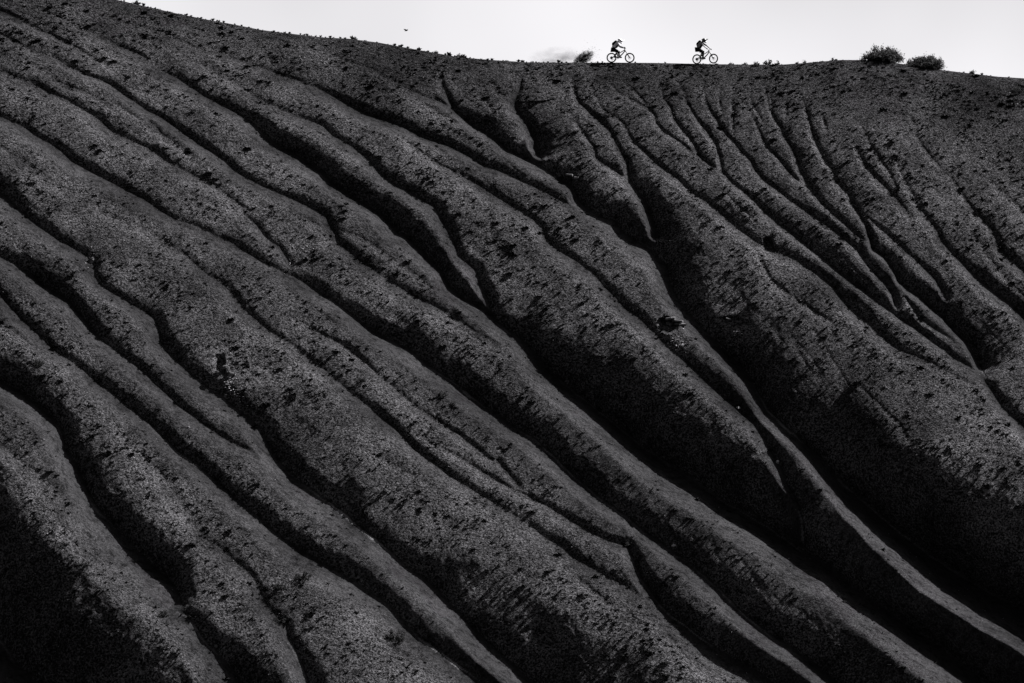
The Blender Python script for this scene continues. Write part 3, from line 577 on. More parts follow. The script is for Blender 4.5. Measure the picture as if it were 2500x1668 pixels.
def ground_material():
    m = bpy.data.materials.new("dry_gravelly_soil")
    m.use_nodes = True
    nt = m.node_tree; N = nt.nodes; Lk = nt.links.new
    b = N["Principled BSDF"]
    b.inputs["Roughness"].default_value = 1.0
    b.inputs["Specular IOR Level"].default_value = 0.0
    tc = N.new("ShaderNodeTexCoord")

    def noise(scale, detail=4, rough=.6, dist=0):
        n = N.new("ShaderNodeTexNoise")
        n.inputs["Scale"].default_value = scale
        n.inputs["Detail"].default_value = detail
        n.inputs["Roughness"].default_value = rough
        n.inputs["Distortion"].default_value = dist
        Lk(tc.outputs["Object"], n.inputs["Vector"])
        return n.outputs["Fac"]

    def rng_(src, a, b_, lo, hi):
        r = N.new("ShaderNodeMapRange")
        r.inputs[1].default_value = a; r.inputs[2].default_value = b_
        r.inputs[3].default_value = lo; r.inputs[4].default_value = hi
        Lk(src, r.inputs[0])
        return r.outputs[0]

    def math_(op, x, y):
        q = N.new("ShaderNodeMath"); q.operation = op
        for i, s in enumerate((x, y)):
            if isinstance(s, (int, float)): q.inputs[i].default_value = s
            else: Lk(s, q.inputs[i])
        return q.outputs[0]

    def attr(nm):
        a = N.new("ShaderNodeAttribute"); a.attribute_name = nm
        return a.outputs["Fac"]

    grain = rng_(noise(8.0, 6, .85), .41, .60, .08, 2.0)
    stones = rng_(noise(14.0, 2, .5), .66, .74, 0.0, 2.2)
    patch = rng_(noise(.30, 4, .6), .33, .67, .6, 1.35)
    blot = rng_(noise(2.2, 6, .75, .3), .36, .52, .32, 1.0)
    speck = rng_(noise(10.0, 4, .7), .43, .53, .12, 1.15)  # dark flecks: dry grass bits and pebble shadows painted into the colour
    side_strip = attr("side_strip"); scrub = attr("scrub")
    g_ = math_('ADD', grain, stones)
    # the strips beside the channels are smoother and darker: less gravel there
    g_ = math_('ADD', math_('MULTIPLY', g_, math_('SUBTRACT', 1.0, math_('MULTIPLY', side_strip, .75))), math_('MULTIPLY', side_strip, .6))
    sp_ = math_('ADD', math_('MULTIPLY', speck, math_('SUBTRACT', 1.0, math_('MULTIPLY', side_strip, .7))), math_('MULTIPLY', side_strip, .5))
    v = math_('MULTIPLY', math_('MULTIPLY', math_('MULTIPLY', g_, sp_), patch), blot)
    v = math_('MULTIPLY', v, math_('SUBTRACT', 1.0, math_('MULTIPLY', side_strip, .45)))
    v = math_('MULTIPLY', v, math_('SUBTRACT', 1.0, math_('MULTIPLY', scrub, .62)))
    v = math_('MULTIPLY', v, math_('ADD', 1.0, math_('MULTIPLY', attr('lit_rim'), 4.5)))  # light on the gully rims, put into the soil colour
    v = math_('MULTIPLY', v, 0.042)
    cb = N.new("ShaderNodeCombineColor")
    for i in range(3):
        Lk(math_('MULTIPLY', v, TINT[i]), cb.inputs[i])
    Lk(cb.outputs[0], b.inputs["Base Color"])
    bp = N.new("ShaderNodeBump")
    bp.inputs["Strength"].default_value = .8
    bp.inputs["Distance"].default_value = .20
    Lk(math_('MULTIPLY', noise(5.0, 6, .8), math_('SUBTRACT', 1.0, math_('MULTIPLY', side_strip, .8))), bp.inputs["Height"])
    Lk(bp.outputs[0], b.inputs["Normal"])
    return m


M_ground = ground_material()
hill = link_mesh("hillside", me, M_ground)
tag(hill, kind="structure")

M_plain = material("dark_plain_soil", .05, noise=(.02, .035, .065))
gb = MB()
gb.box((0, 0, -48), (12000, 12000, 4))
tag(gb.build("ground", M_plain, smooth=False), kind="structure")

# the trail: a narrow trodden strip along the crest
tj = np.nonzero((rX > -14) & (rX < 33))[0]
TV, TF = [], []
for j in tj:
    for sd in (.35, .6, .9):
        zz = rZ[j] - .015 * sd
        TV.append((rX[j], rY[j] + sd, zz + .03))
n3 = len(tj)
for i in range(n3 - 1):
    for k in range(2):
        TF.append((i * 3 + k, i * 3 + k + 1, (i + 1) * 3 + k + 1, (i + 1) * 3 + k))
M_trail = material("trodden_dust", .02, noise=(5, .012, .03))
tag(link_mesh("trail", np_mesh("trail", TV, [f[::-1] for f in TF]), M_trail), kind="structure")

# ------------------------------------------------------------------ plants
M_dry = material("dry_twigs", .006, noise=(3, .003, .010))
M_leaf = material("dark_leaves", .003, noise=(6, .0015, .005))
M_bark = material("dark_bark", .006)
M_straw = material("straw", .015, noise=(4, .005, .025))


def tuft_arrays(seed, blades=15, spread=1.0, up=1.0):
    r = random.Random(seed)
    V, F = [], []
    for i in range(blades):
        a = r.uniform(0, 2 * math.pi)
        lean = r.uniform(.15, 1.0) * spread
        L = r.uniform(.55, 1.0)
        d = Vector((math.cos(a) * lean, math.sin(a) * lean, up * r.uniform(.5, 1.0))).normalized() * L
        s = Vector((-math.sin(a), math.cos(a), 0)) * r.uniform(.10, .22)
        b0 = Vector((math.cos(a), math.sin(a), 0)) * r.uniform(0, .12)
        mid = b0 + d * .55 + Vector((0, 0, .06))
        n = len(V)
        V += [b0 - s * .6, b0 + s * .6, mid + s, mid - s, b0 + d - Vector((0, 0, .05 * r.random()))]
        F += [(n, n + 1, n + 2), (n, n + 2, n + 3), (n + 3, n + 2, n + 4)]
    return np.array([tuple(v) for v in V]), np.array(F)


def scatter_mesh(name, bases, pts, scales, mat, zsq=None, down=0.02):
    """many small copies joined into one mesh"""
    AV, AF = [], []
    n = 0
    for k, (p, s) in enumerate(zip(pts, scales)):
        V, F = bases[k % len(bases)]
        a = rng.uniform(0, 2 * math.pi)
        c, q = math.cos(a), math.sin(a)
        W = np.empty_like(V)
        W[:, 0] = (V[:, 0] * c - V[:, 1] * q) * s * rng.uniform(.8, 1.3) + p[0]
        W[:, 1] = (V[:, 0] * q + V[:, 1] * c) * s + p[1]
        W[:, 2] = V[:, 2] * s * (zsq if zsq else 1) + p[2] - down
        AV.append(W); AF.append(F + n); n += len(V)
    return np_mesh(name, np.vstack(AV), np.vstack(AF), smooth=False)


# where plants grow: on the ridges between the gullies, in drifts
inframe = (np.abs(UU.ravel()) < 1.02) & (VV.ravel() > .01)
drift = fbm(X1 * .35, Z1 * .55, 121, 4)
drift2 = fbm(X1 * 1.1, Z1 * 1.8, 125, 3)
wgt = np.clip(.45 + .7 * drift + .6 * drift2, 0.03, None) ** 1.4 * (1 - .9 * SIDE_STRIP) * (1 - .75 * BANK) * inframe
wgt *= (1 + .8 * np.clip(1 - H1 / 6, 0, 1))
cand = np.nonzero(inframe)[0]
pr = wgt[cand] / wgt[cand].sum()
N_TUFT = 12500
pick = rng.choice(cand, N_TUFT, replace=False, p=pr)
tp = np.stack([X1[pick], Y1[pick], Z1[pick]], 1)
ts = np.sort(.085 + .13 * rng.random(N_TUFT) ** 1.7)[::-1]
ts[:300] = np.linspace(.33, .21, 300)
bases = [tuft_arrays(i, 15, 1.7, .42) for i in range(8)]
sm = scatter_mesh("small_tufts", bases, tp[300:], ts[300:], M_dry)
tag(link_mesh("small_tufts", sm, M_dry), kind="stuff")
tuft_me = []
for i in range(6):
    V, F = tuft_arrays(50 + i, 34, 1.8, .5)
    m_ = np_mesh("dry_tuft", V, F, smooth=False)
    m_.materials.append(M_dry)
    tuft_me.append(m_)
proto = bpy.data.objects.new("dry_tuft", tuft_me[0])
tag(proto, "small dark dry tuft growing on the gullied slope", "shrub", "dark dry tufts dotting the gullied slope")
for i in range(300):
    o = proto if i == 0 else proto.copy()
    o.data = tuft_me[i % 6]
    o.location = (tp[i][0], tp[i][1], tp[i][2] - .02)
    o.scale = (ts[i] * 1.2, ts[i] * 1.2, ts[i] * .8)
    o.rotation_euler = (0, 0, random.uniform(0, 6.28))
    hgt = float(ridge_z(tp[i][0])) - tp[i][2]
    high = "just under the skyline" if hgt < 5 else "on the upper slope" if hgt < 13 else "halfway down the slope" if hgt < 23 else "low on the slope"
    side = "far left" if tp[i][0] < -17 else "left of the middle" if tp[i][0] < 0 else "right of the middle" if tp[i][0] < 17 else "far right"
    o["label"] = "small dark dry tuft growing %s, %s" % (high, side)
    col.objects.link(o)

# grass tufts along the skyline
sky_px = []
gx = -26.0
xs = []
while gx < 33:
    xs.append(gx)
    gx += random.choice((.12, .2, .3, .45, .7)) * (1.0 if gx < 6 else 2.2 if gx < 22 else 1.4)
grass_me = []
for i in range(5):
    V, F = tuft_arrays(80 + i, 24, .9, 1.0)
    m_ = np_mesh("grass_tuft", V, F, smooth=False)
    m_.materials.append(M_straw)
    grass_me.append(m_)
gp = bpy.data.objects.new("grass_tuft", grass_me[0])
tag(gp, "short dry grass tuft standing up on the skyline of the ridge", "grass", "dry grass tufts along the skyline")
for i, x in enumerate(xs[:290]):
    o = gp if i == 0 else gp.copy()
    o.data = grass_me[i % 5]
    o.location = on_ridge(x, random.uniform(.0, .25)) - Vector((0, 0, .02))
    side = ("on the falling left skyline" if x < -12 else "on the skyline where the left slope levels out" if x < 3 else "on the skyline around the two riders" if x < 15 else
            "on the skyline between the riders and the two bushes" if x < 23 else "on the skyline beyond the two bushes")
    o["label"] = "short dry grass tuft standing " + side
    q = random.choice((.09, .12, .15, .20, .28)) * (1 if x < 4 else .75)
    o.scale = (q, q, q * random.uniform(.7, 1.1))
    o.rotation_euler = (0, 0, random.uniform(0, 6.28))
    col.objects.link(o)


def make_bush(name, label, loc, w, h, seed, group=None, leaves=2200, cat="bush", twigs=14, leafs=.035):
    r = random.Random(seed)
    root = bpy.data.objects.new(name, None)
    root.location = loc
    col.objects.link(root)
    tag(root, label, cat, group)
    st = MB()
    V, F = [], []
    ends = []
    for i in range(twigs):
        a = r.uniform(0, 2 * math.pi)
        el = r.uniform(.02, 1.2) if i % 3 else r.uniform(.02, .4)
        R_ = Vector((math.cos(a) * math.cos(el) * w / 2, math.sin(a) * math.cos(el) * w / 2 * .8, math.sin(el) * h))
        R_ *= r.uniform(.75, 1.05)
        base = Vector((r.uniform(-.18, .18) * w, r.uniform(-.1, .1) * w, -.05))
        mid = base.lerp(R_, .5) + Vector((r.uniform(-.08, .08) * w, r.uniform(-.08, .08) * w, .1 * h))
        st.tube([base, mid, R_], [.018 * w, .011 * w, .003 * w], n=5)
        for t in (.35, .55, .75, .9, 1.0):
            p = base.lerp(mid, t * 2) if t < .5 else mid.lerp(R_, t * 2 - 1)
            for s in range(3):
                d = Vector((r.gauss(0, 1), r.gauss(0, 1), r.gauss(.5, 1))).normalized()
                e = p + d * r.uniform(.08, .2) * (w + h) / 2
                e.z = max(e.z, .01)
                st.tube([p, e], [.006 * w, .002 * w], n=4)
                ends.append((p, e))
    for i in range(int(twigs * .7)):
        a = r.uniform(0, 2 * math.pi); el = r.uniform(.1, 1.5)
        e = Vector((math.cos(a) * math.cos(el) * w * .56, math.sin(a) * math.cos(el) * w * .45, math.sin(el) * h * 1.22))
        st.tube([e * .5, e * .8 + Vector((r.gauss(0, .03), 0, r.gauss(0, .02))) * w, e], [.006 * w, .004 * w, .0015 * w], n=4)
        ends.append((e * .75, e)); 
    st.build("stem", M_bark, root)
    LV, LF = [], []
    for i in range(leaves):
        p, e = r.choice(ends)
        c = p.lerp(e, r.uniform(.1, 1.05)) + Vector((r.gauss(0, .03), r.gauss(0, .03), r.gauss(0, .03))) * w
        c.z = max(c.z, -.02)
        u = Vector((r.gauss(0, 1), r.gauss(0, 1), r.gauss(0, 1))).normalized()
        v = u.orthogonal().normalized()
        s = leafs * r.uniform(.5, 1.3) * math.sqrt(w)
        n = len(LV)
        LV += [c - u * s, c + v * s * .45, c + u * s, c - v * s * .45]
        LF.append((n, n + 1, n + 2, n + 3))
    fo = link_mesh("foliage", np_mesh("foliage", [tuple(v) for v in LV], LF, smooth=False), M_leaf, root)
    fo["kind"] = "stuff"
    return root


make_bush("bush", "tall dark leafy bush on the rounded crest, left of two", on_ridge(24.48, .2) - Vector((0, 0, .06)), 2.7, .88, 3, leaves=10500, twigs=46, leafs=.04)
make_bush("bush", "lower spiky dark bush leaning over the falling skyline, right of two", on_ridge(27.43, .35) - Vector((0, 0, .05)), 2.55, .74, 5, leaves=9500, twigs=44, leafs=.04)
for rx_, w, h, sd, lab in [
    (16.94, .62, .36, 11, "rounded see-through shrub on the skyline between the riders and the bushes"),
    (17.55, .36, .26, 12, "small pale-edged shrub just right of the rounded skyline shrub"),
    (19.35, .30, .24, 13, "tiny upright shrub where the crest begins to rise to the right"),
    (21.29, .42, .20, 14, "low flat shrub on top of the rounded rise left of the bushes"),
    (15.46, .28, .16, 15, "tiny shrub on the skyline just right of the leading rider"),
    (14.51, .40, .14, 16, "flat patch of scrub on the skyline close to the leading rider's front wheel"),
    (18.91, .18, .18, 17, "thin twig of a plant on the skyline left of the tiny upright shrub"),
    (30.56, .55, .22, 18, "low mound of scrub on the skyline far right of the bushes"),
    (-10.24, .5, .18, 19, "low shrub on the skyline above the left slope"),
    (-24.01, .55, .24, 20, "shrub at the top left of the skyline"),
    (-3.33, .6, .24, 21, "shrub on the skyline where the left slope levels out"),
    (-4.97, .35, .16, 26, "small shrub on the descending skyline left of the levelling"),
]:
    make_bush("shrub", lab, on_ridge(rx_, .12), w, h, sd, leaves=int(420 * w / .4), twigs=10, cat="shrub", leafs=.05)
for (x, z), w, h, sd, lab in [
    ((16.04, 40.64), .62, .34, 31, "dense dark mound of a shrub just below the skyline right of the riders"),
    ((-6.18, 6.68), 1.15, .62, 32, "largest dark shrub of the slope, open and twiggy, near the bottom edge"),
    ((-11.10, 9.87), .85, .55, 33, "leafy shrub standing across a ridge in the lower left"),
    ((-12.32, 9.42), .70, .30, 34, "dark flattened shrub beside the leafy shrub across the lower left ridge"),
    ((-22.29, 10.77), .70, .36, 35, "dark shrub on the lit bank beside the black hollow in the bottom left corner"),
    ((-23.40, 11.82), .36, .26, 36, "compact round shrub above the black hollow in the bottom left corner"),
    ((-18.13, 8.18), .62, .30, 37, "double shrub low on the lit ridge in the lower left"),
    ((-19.57, 8.08), .45, .22, 38, "spreading shrub left of the double shrub on the lower left ridge"),
    ((-3.98, 19.41), .62, .26, 39, "broad low shrub in the middle of the slope"),
    ((-3.36, 18.92), .34, .18, 40, "small shrub just below the broad low shrub in mid slope"),
    ((-8.55, 20.24), .62, .20, 41, "flat dark shrub lying along a narrow ridge in mid slope"),
    ((-26.12, 21.20), .80, .28, 42, "dark ragged shrub on the far left ridge halfway down"),
    ((6.27, 23.51), .55, .22, 43, "dark shrub on the bright central ridge left of the rock ledge"),
    ((-3.82, 22.98), .36, .24, 44, "round shrub on the smooth ridge above the dark slump"),
    ((23.59, 30.39), .36, .24, 45, "single round shrub on the upper right slope"),
    ((17.46, 24.04), .42, .24, 46, "darkest round shrub on the broad right ridge"),
    ((33.34, 38.93), .9, .45, 47, "dark bush under the skyline at the right edge"),
    ((3.10, 31.37), .5, .25, 48, "shrub on the lip of the dark gully below the riders"),
    ((-12.19, 7.78), .7, .3, 49, "scruffy shrub in the gully bottom of the lower left"),
    ((6.35, 11.21), .6, .35, 50, "bright-tipped shrub at the head of the black gully in the lower middle"),
]:
    make_bush("shrub", lab, on_slope(x, z) - Vector((0, 0, .03)), w, h, sd, leaves=int(900 * w), twigs=14, cat="shrub", leafs=.05)

# ------------------------------------------------------------------ rock
M_rock = material("dark_ledge_rock", .035, noise=(3.5, .008, .07))
M_pale = material("pale_stone", .16, noise=(9, .08, .26))


def stone_arrays(seed):
    r = random.Random(seed)
    V = [(1, 0, 0), (-1, 0, 0), (0, 1, 0), (0, -1, 0), (0, 0, .6), (0, 0, -.6), (.6, .6, .35), (-.6, .5, .3)]
    V = np.array([[c * r.uniform(.6, 1.2) for c in v] for v in V])
    F = np.array([(0, 6, 4), (6, 2, 4), (2, 7, 4), (7, 1, 4), (1, 3, 4), (3, 0, 4), (0, 2, 6), (2, 1, 7), (2, 0, 5), (1, 2, 5), (3, 1, 5), (0, 3, 5)])
    return V, F


def slab(mb, c, s, seed, tilt=0.0):
    r = random.Random(seed)
    M_ = Matrix.Rotation(tilt, 3, 'Y') @ Matrix.Rotation(r.uniform(-.4, .4), 3, 'Z')
    n = 9
    V, F = [], []
    prof = [(-.5, .82), (-.42, 1.0), (.30, 1.0), (.5, .80)]
    jit = [r.uniform(.72, 1.12) for _ in range(n)]
    for zz, q in prof:
        for j in range(n):
            a = 2 * math.pi * j / n
            ca, sa = math.cos(a), math.sin(a)
            k = q * jit[j] * r.uniform(.93, 1.05) / max(abs(ca), abs(sa)) ** .55
            V.append(M_ @ Vector((ca * k * s[0] / 2, sa * k * s[1] / 2, (zz + r.uniform(-.08, .08)) * s[2])) + Vector(c))
    for i in range(3):
        for j in range(n):
            F.append((i * n + j, i * n + (j + 1) % n, (i + 1) * n + (j + 1) % n, (i + 1) * n + j))
    F.append(tuple(range(n))[::-1]); F.append(tuple(3 * n + j for j in range(n)))
    mb.add(V, F)


def outcrop(label, x, z, slabs, seed):
    root = bpy.data.objects.new("rock_outcrop", None)
    root.location = on_slope(x, z)
    col.objects.link(root)
    tag(root, label, "rock")
    for i, (dx, dy, dz, sx, sy, sz, t) in enumerate(slabs):
        mb = MB()
        slab(mb, (dx, dy, dz), (sx, sy, sz), seed + i, t)
        mb.build("slab", M_rock, root, smooth=False)


outcrop("layered dark rock ledge with pale top edges jutting from the central ridge", 9.71, 23.51,
        [(-.30, .15, .36, .62, .9, .16, -.15), (.25, -.05, .20, .62, .8, .13, .1), (.33, -.12, .02, .66, .8, .14, .12), (-.05, .05, .28, .16, .6, .3, .1), (-.30, .30, .02, .5, .5, .3, 0)], 200)
outcrop("dark knob of rock over a small cave on the upper right slope", 15.74, 28.76,
        [(-.05, .35, .30, .44, .7, .22, .2), (.12, .3, .12, .40, .6, .18, -.1), (.10, .02, -.52, .34, .5, .14, .25)], 220)
outcrop("broken rock step spilling pale stones down the left middle bank", -16.02, 20.59,
        [(-.25, .15, .45, .5, .7, .2, -.2), (.12, .1, .05, .35, .5, .3, .3), (.05, .0, -.35, .45, .55, .16, .1), (.28, .15, -.15, .2, .5, .5, .1)], 240)
outcrop("thin overhanging rock shelf in shadow on the broad right bank", 13.43, 23.69,
        [(-.45, .22, .16, .40, .8, .10, .25), (.2, .2, -.02, .6, .9, .10, .2)], 260)
outcrop("small pale-edged rock step in the dark gully below the riders", 3.89, 32.72,
        [(-.3, .1, .2, .5, .6, .14, .1), (.2, .05, .0, .5, .6, .18, .1), (.45, .0, -.2, .35, .5, .16, -.1)], 280)
outcrop("crumbling clay lip with pale stones beside the far left gully", -24.31, 27.06,
        [(0, .1, .1, .35, .5, .3, .3), (.1, .1, -.2, .3, .5, .25, .1)], 300)
sb = [stone_arrays(i) for i in range(8)]
outl = MB()
for i, (bx_, bz_, s_, lab) in enumerate([(13.15, 18.59, .16, "single pale flat stone lying on the edge of the central ridge"),
                                   (-24.39, 12.40, .06, "small white stone on the lit ridge of the bottom left corner"),
                                   (-17.82, 17.74, .09, "white stone lying alone on a ridge in the left middle"),
                                   (3.20, 20.03, .22, "oblong dark boulder stuck in the main gully line"),
                                   (15.18, 15.54, .20, "round boulder caught in the narrow gully of the lower right"),
                                   (8.96, 11.12, .20, "pale boulder resting beside the gully line in the lower middle")]):
    V, F = stone_arrays(400 + i)
    o = link_mesh("boulder", np_mesh("boulder", V * s_, F, smooth=False), M_rock if "dark" in lab else M_pale)
    o.location = on_slope(bx_, bz_) + Vector((0, -.02, s_ * .3))
    o.rotation_euler = (.2, .3, i)
    tag(o, lab, "stone")

pts, scl = [], []
for (x, z), rx, rz, n, s0 in [
    ((9.85, 22.35), .5, .5, 90, .045), ((15.45, 27.66), .8, .55, 110, .04), ((-15.91, 20.15), .35, .6, 90, .045), ((-15.38, 19.55), .3, .4, 40, .04),
    ((13.29, 22.65), .6, .8, 55, .035), ((30.02, 34.40), .8, .35, 45, .05), ((32.87, 38.76), .9, .9, 60, .04), ((32.44, 35.20), .6, 2.2, 60, .04),
    ((-12.52, 28.02), .6, .35, 50, .04), ((-13.12, 27.22), .12, .3, 20, .045), ((-24.51, 27.16), .4, .5, 45, .04), ((-18.04, 41.70), .9, .25, 60, .035),
    ((-13.48, 40.62), .7, .25, 50, .035), ((-12.09, 40.35), .3, .15, 25, .05), ((10.52, 37.38), .3, .15, 20, .035), ((0.80, 28.83), .8, .5, 60, .04),
    ((-24.91, 40.21), .5, .25, 30, .035), ((-12.23, 31.16), .1, .25, 12, .04), ((1.48, 30.93), 2.0, .2, 40, .03), ((-6.01, 39.67), .5, .3, 20, .035)]:
    for _ in range(int(n * .6)):
        xx, zz = x + rng.normal() * rx * .55, z + rng.normal() * rz * .55
        pts.append(on_slope(xx, zz)); scl.append(s0 * (.35 + 1.5 * rng.random() ** 2.5))
w2 = inframe * (.25 + np.clip(fbm(X1 * .2, Z1 * .2, 131, 3) + .2, 0, 1) + .3 * BANK)
for k in rng.choice(cand, 1300, replace=False, p=w2[cand] / w2[cand].sum()):
    pts.append((X1[k], Y1[k], Z1[k])); scl.append(rng.uniform(.012, .034))
tag(link_mesh("pale_stones", scatter_mesh("pale_stones", sb, pts, scl, M_pale, down=-.005), M_pale), kind="stuff")

# ------------------------------------------------------------------ bicycles and riders
M_black = material("black_paint", .004, .45, .4)
M_rubber = material("tyre_rubber", .004, .85, .2)
M_metal = material("dull_metal", .03, .4, .5, metallic=.8)
M_skin = material("skin", .16, .6, .3)
M_white = material("white_cloth", .45, .9, .1, noise=(9, .3, .6))
M_dark = material("black_cloth", .004, .95, .05, noise=(14, .003, .006))
M_grey = material("grey_cloth", .12, .9, .1, noise=(9, .06, .2))
M_gloss_w = material("white_helmet_shell", .80, .3, .5)
M_gloss_b = material("black_helmet_shell", .005, .3, .5)
M_lens = material("goggle_lens", .004, .1, .6)
M_dirt = material("flying_dirt", .008, noise=(8, .005, .012))

WB, R_W, R_T = 1.196, .286, .043
AX_Z = R_W + R_T


def part(mb, name, mat, parent, smooth=True):
    return mb.build(name, mat, parent, smooth)


def make_bicycle(label, loc, yaw, double_crown):
    root = bpy.data.objects.new("mountain_bicycle", None)
    root.location = loc
    root.rotation_euler = (0, 0, yaw)
    col.objects.link(root)
    tag(root, label, "bicycle", None)
    bb = (.43, 0, .335)
    ht, hb = (.86, 0, .875), (.905, 0, .775)
    m = MB()
    m.tube([ht, hb], [.038, .042], 10)
    m.tube([(.865, 0, .84), (.56, 0, .665), (.365, 0, .60)], [.029, .026, .026], 8)
    m.tube([(.895, 0, .79), (.72, 0, .58), (.47, 0, .345)], [.038, .036, .042], 8)
    m.tube([bb, (.345, 0, .66)], [.032, .026], 8)
    m.ball(bb, (.05, .05, .05))
    for s in (-1, 1):
        m.tube([(.44, s * .035, .36), (.2, s * .06, .335), (0, s * .065, AX_Z)], [.018, .014, .013], 7)
        m.tube([(0, s * .065, AX_Z), (.22, s * .055, .48), (.37, s * .03, .56)], [.011, .012, .013], 7)
    part(m, "frame", M_black, root)
    m = MB(); m.tube([(.50, 0, .40), (.40, 0, .57)], [.028, .020], 8)
    part(m, "rear_shock", M_metal, root)
    m = MB(); m.tube([(.345, 0, .65), (.315, 0, .76)], .014, 8)
    part(m, "seat_post", M_black, root)
    m = MB()
    m.ball((.30, 0, .775), (.135, .07, .025), fn=lambda p: Vector((p.x, p.y * (1 - .55 * max(0, p.x)), p.z)))
    part(m, "saddle", M_dark, root)
    # fork
    ax = Vector((WB, 0, AX_Z)); up_ = Vector((-.53, 0, .85)).normalized()
    crown = ax + up_ * .50
    m = MB()
    for s in (-1, 1):
        topl = .66 if double_crown else .49
        m.tube([ax + up_ * .22 + Vector((0, s * .065, 0)), ax + up_ * topl + Vector((0, s * .065, 0))], .019, 8)
    m.tube([crown + Vector((0, -.085, 0)), crown + Vector((0, .085, 0))], .028, 8)
    if double_crown:
        c2 = ax + up_ * .65
        m.tube([c2 + Vector((0, -.085, 0)), c2 + Vector((0, .085, 0))], .022, 8)
    m.tube([crown, Vector(hb)], .022, 8)
    fork = part(m, "fork", M_black, root)
    for s in (-1, 1):
        m = MB(); m.tube([ax + Vector((0, s * .065, 0)), ax + up_ * .26 + Vector((0, s * .065, 0))], [.028, .033], 8)
        part(m, "lower_leg", M_black, fork)
    # handlebar
    hx = Vector(ht)
    m = MB(); m.tube([hx + Vector((-.01, 0, -.02)), hx + Vector((.045, 0, .05))], .024, 8)
    part(m, "stem", M_black, root)
    m = MB(); m.tube([(.86, -.39, .965), (.90, -.2, .955), (.905, 0, .93), (.90, .2, .955), (.86, .39, .965)], .014, 8)
    bar = part(m, "handlebar", M_black, root)
    for s in (-1, 1):
        m = MB(); m.tube([(.862, s * .395, .965), (.875, s * .28, .962)], .018, 8)
        part(m, "grip", M_rubber, bar)
        m = MB(); m.tube([(.90, s * .25, .955), (.95, s * .27, .94), (.945, s * .35, .925)], .006, 6)
        part(m, "brake_lever", M_black, bar)
    # drive
    m = MB(); m.ring((bb[0], -.055, bb[2]), .075, .010, 20, 5); m.tube([(bb[0], -.09, bb[2]), (bb[0], .09, bb[2])], .018, 8)
    for s in (-1, 1):
        m.tube([(bb[0], s * .085, bb[2]), (bb[0] - s * .172, s * .095, bb[2] - .025 * -s)], [.016, .013], 7)
    crank = part(m, "crank", M_black, root)
    for s in (-1, 1):
        m = MB(); m.box((bb[0] - s * .172, s * .15, bb[2] + .025 * s), (.10, .095, .018))
        part(m, "pedal", M_black, crank, False)
    m = MB()
    for a, b in (((bb[0] + .0, -.055, bb[2] + .078), (0, -.055, AX_Z + .055)), ((bb[0], -.055, bb[2] - .078), (.03, -.055, AX_Z - .14)), ((.03, -.055, AX_Z - .14), (-.04, -.055, AX_Z - .03))):
        m.tube([a, b], .007, 5)
    part(m, "chain", M_black, root)
    m = MB(); m.tube([(0, -.06, AX_Z), (.02, -.07, AX_Z - .06), (.035, -.06, AX_Z - .15)], [.02, .022, .016], 7); m.ball((.035, -.06, AX_Z - .145), (.03, .012, .03))
    part(m, "derailleur", M_black, root)
    for x, rear in ((0, 1), (WB, 0)):
        c = (x, 0, AX_Z)
        m = MB(); m.ring(c, R_W - .012, .014, 44, 6); m.tube([(x, -.06, AX_Z), (x, .06, AX_Z)], .022 if not rear else .03, 10)
        w = part(m, "wheel", M_black, root)
        m = MB(); m.ring(c, R_W, R_T, 48, 10); 
        part(m, "tyre", M_rubber, w)
        m = MB()
        for k in range(28):
            a = 2 * math.pi * k / 28
            s = 1 if k % 2 else -1
            a2 = a + .5 * (1 if k % 4 < 2 else -1)
            m.tube([(x + .03 * math.cos(a2), s * .03, AX_Z + .03 * math.sin(a2)), (x + (R_W - .02) * math.cos(a), 0, AX_Z + (R_W - .02) * math.sin(a))], .0011, 4)
        sp = part(m, "spokes", M_metal, w); sp["kind"] = "stuff"
        m = MB(); m.ring((x, .05, AX_Z), .085, .008, 24, 4, .3)
        for k in range(5):
            a = 2 * math.pi * k / 5
            m.tube([(x, .05, AX_Z), (x + .085 * math.cos(a + .4), .05, AX_Z + .085 * math.sin(a + .4))], .005, 4)
        part(m, "brake_disc", M_metal, w)
        if rear:
            m = MB()
            for k in range(6):
                m.ring((x, -.03 - .006 * k, AX_Z), .085 - .010 * k, .006, 20, 4)
                m.ball((x, -.03 - .006 * k, AX_Z), (.08 - .01 * k, .003, .08 - .01 * k), 14, 6)
            part(m, "cassette", M_black, w)
    return root


def skin_mesh(name, nodes, edges, root_i, levels=2):
    me_ = bpy.data.meshes.new(name)
    me_.from_pydata([n[:3] for n in nodes], edges, [])
    o = bpy.data.objects.new(name, me_)
    col.objects.link(o)
    o.modifiers.new("skin", 'SKIN')
    sub = o.modifiers.new("sub", 'SUBSURF'); sub.levels = levels; sub.render_levels = levels
    for i, n in enumerate(nodes):
        sv = me_.skin_vertices[0].data[i]
        r = n[3]
        sv.radius = r if isinstance(r, tuple) else (r, r)
        sv.use_root = (i == root_i)
    dg = bpy.context.evaluated_depsgraph_get()
    out = bpy.data.meshes.new_from_object(o.evaluated_get(dg))
    bpy.data.objects.remove(o)
    bpy.data.meshes.remove(me_)
    out.name = name
    out.polygons.foreach_set("use_smooth", [True] * len(out.polygons))
    return out


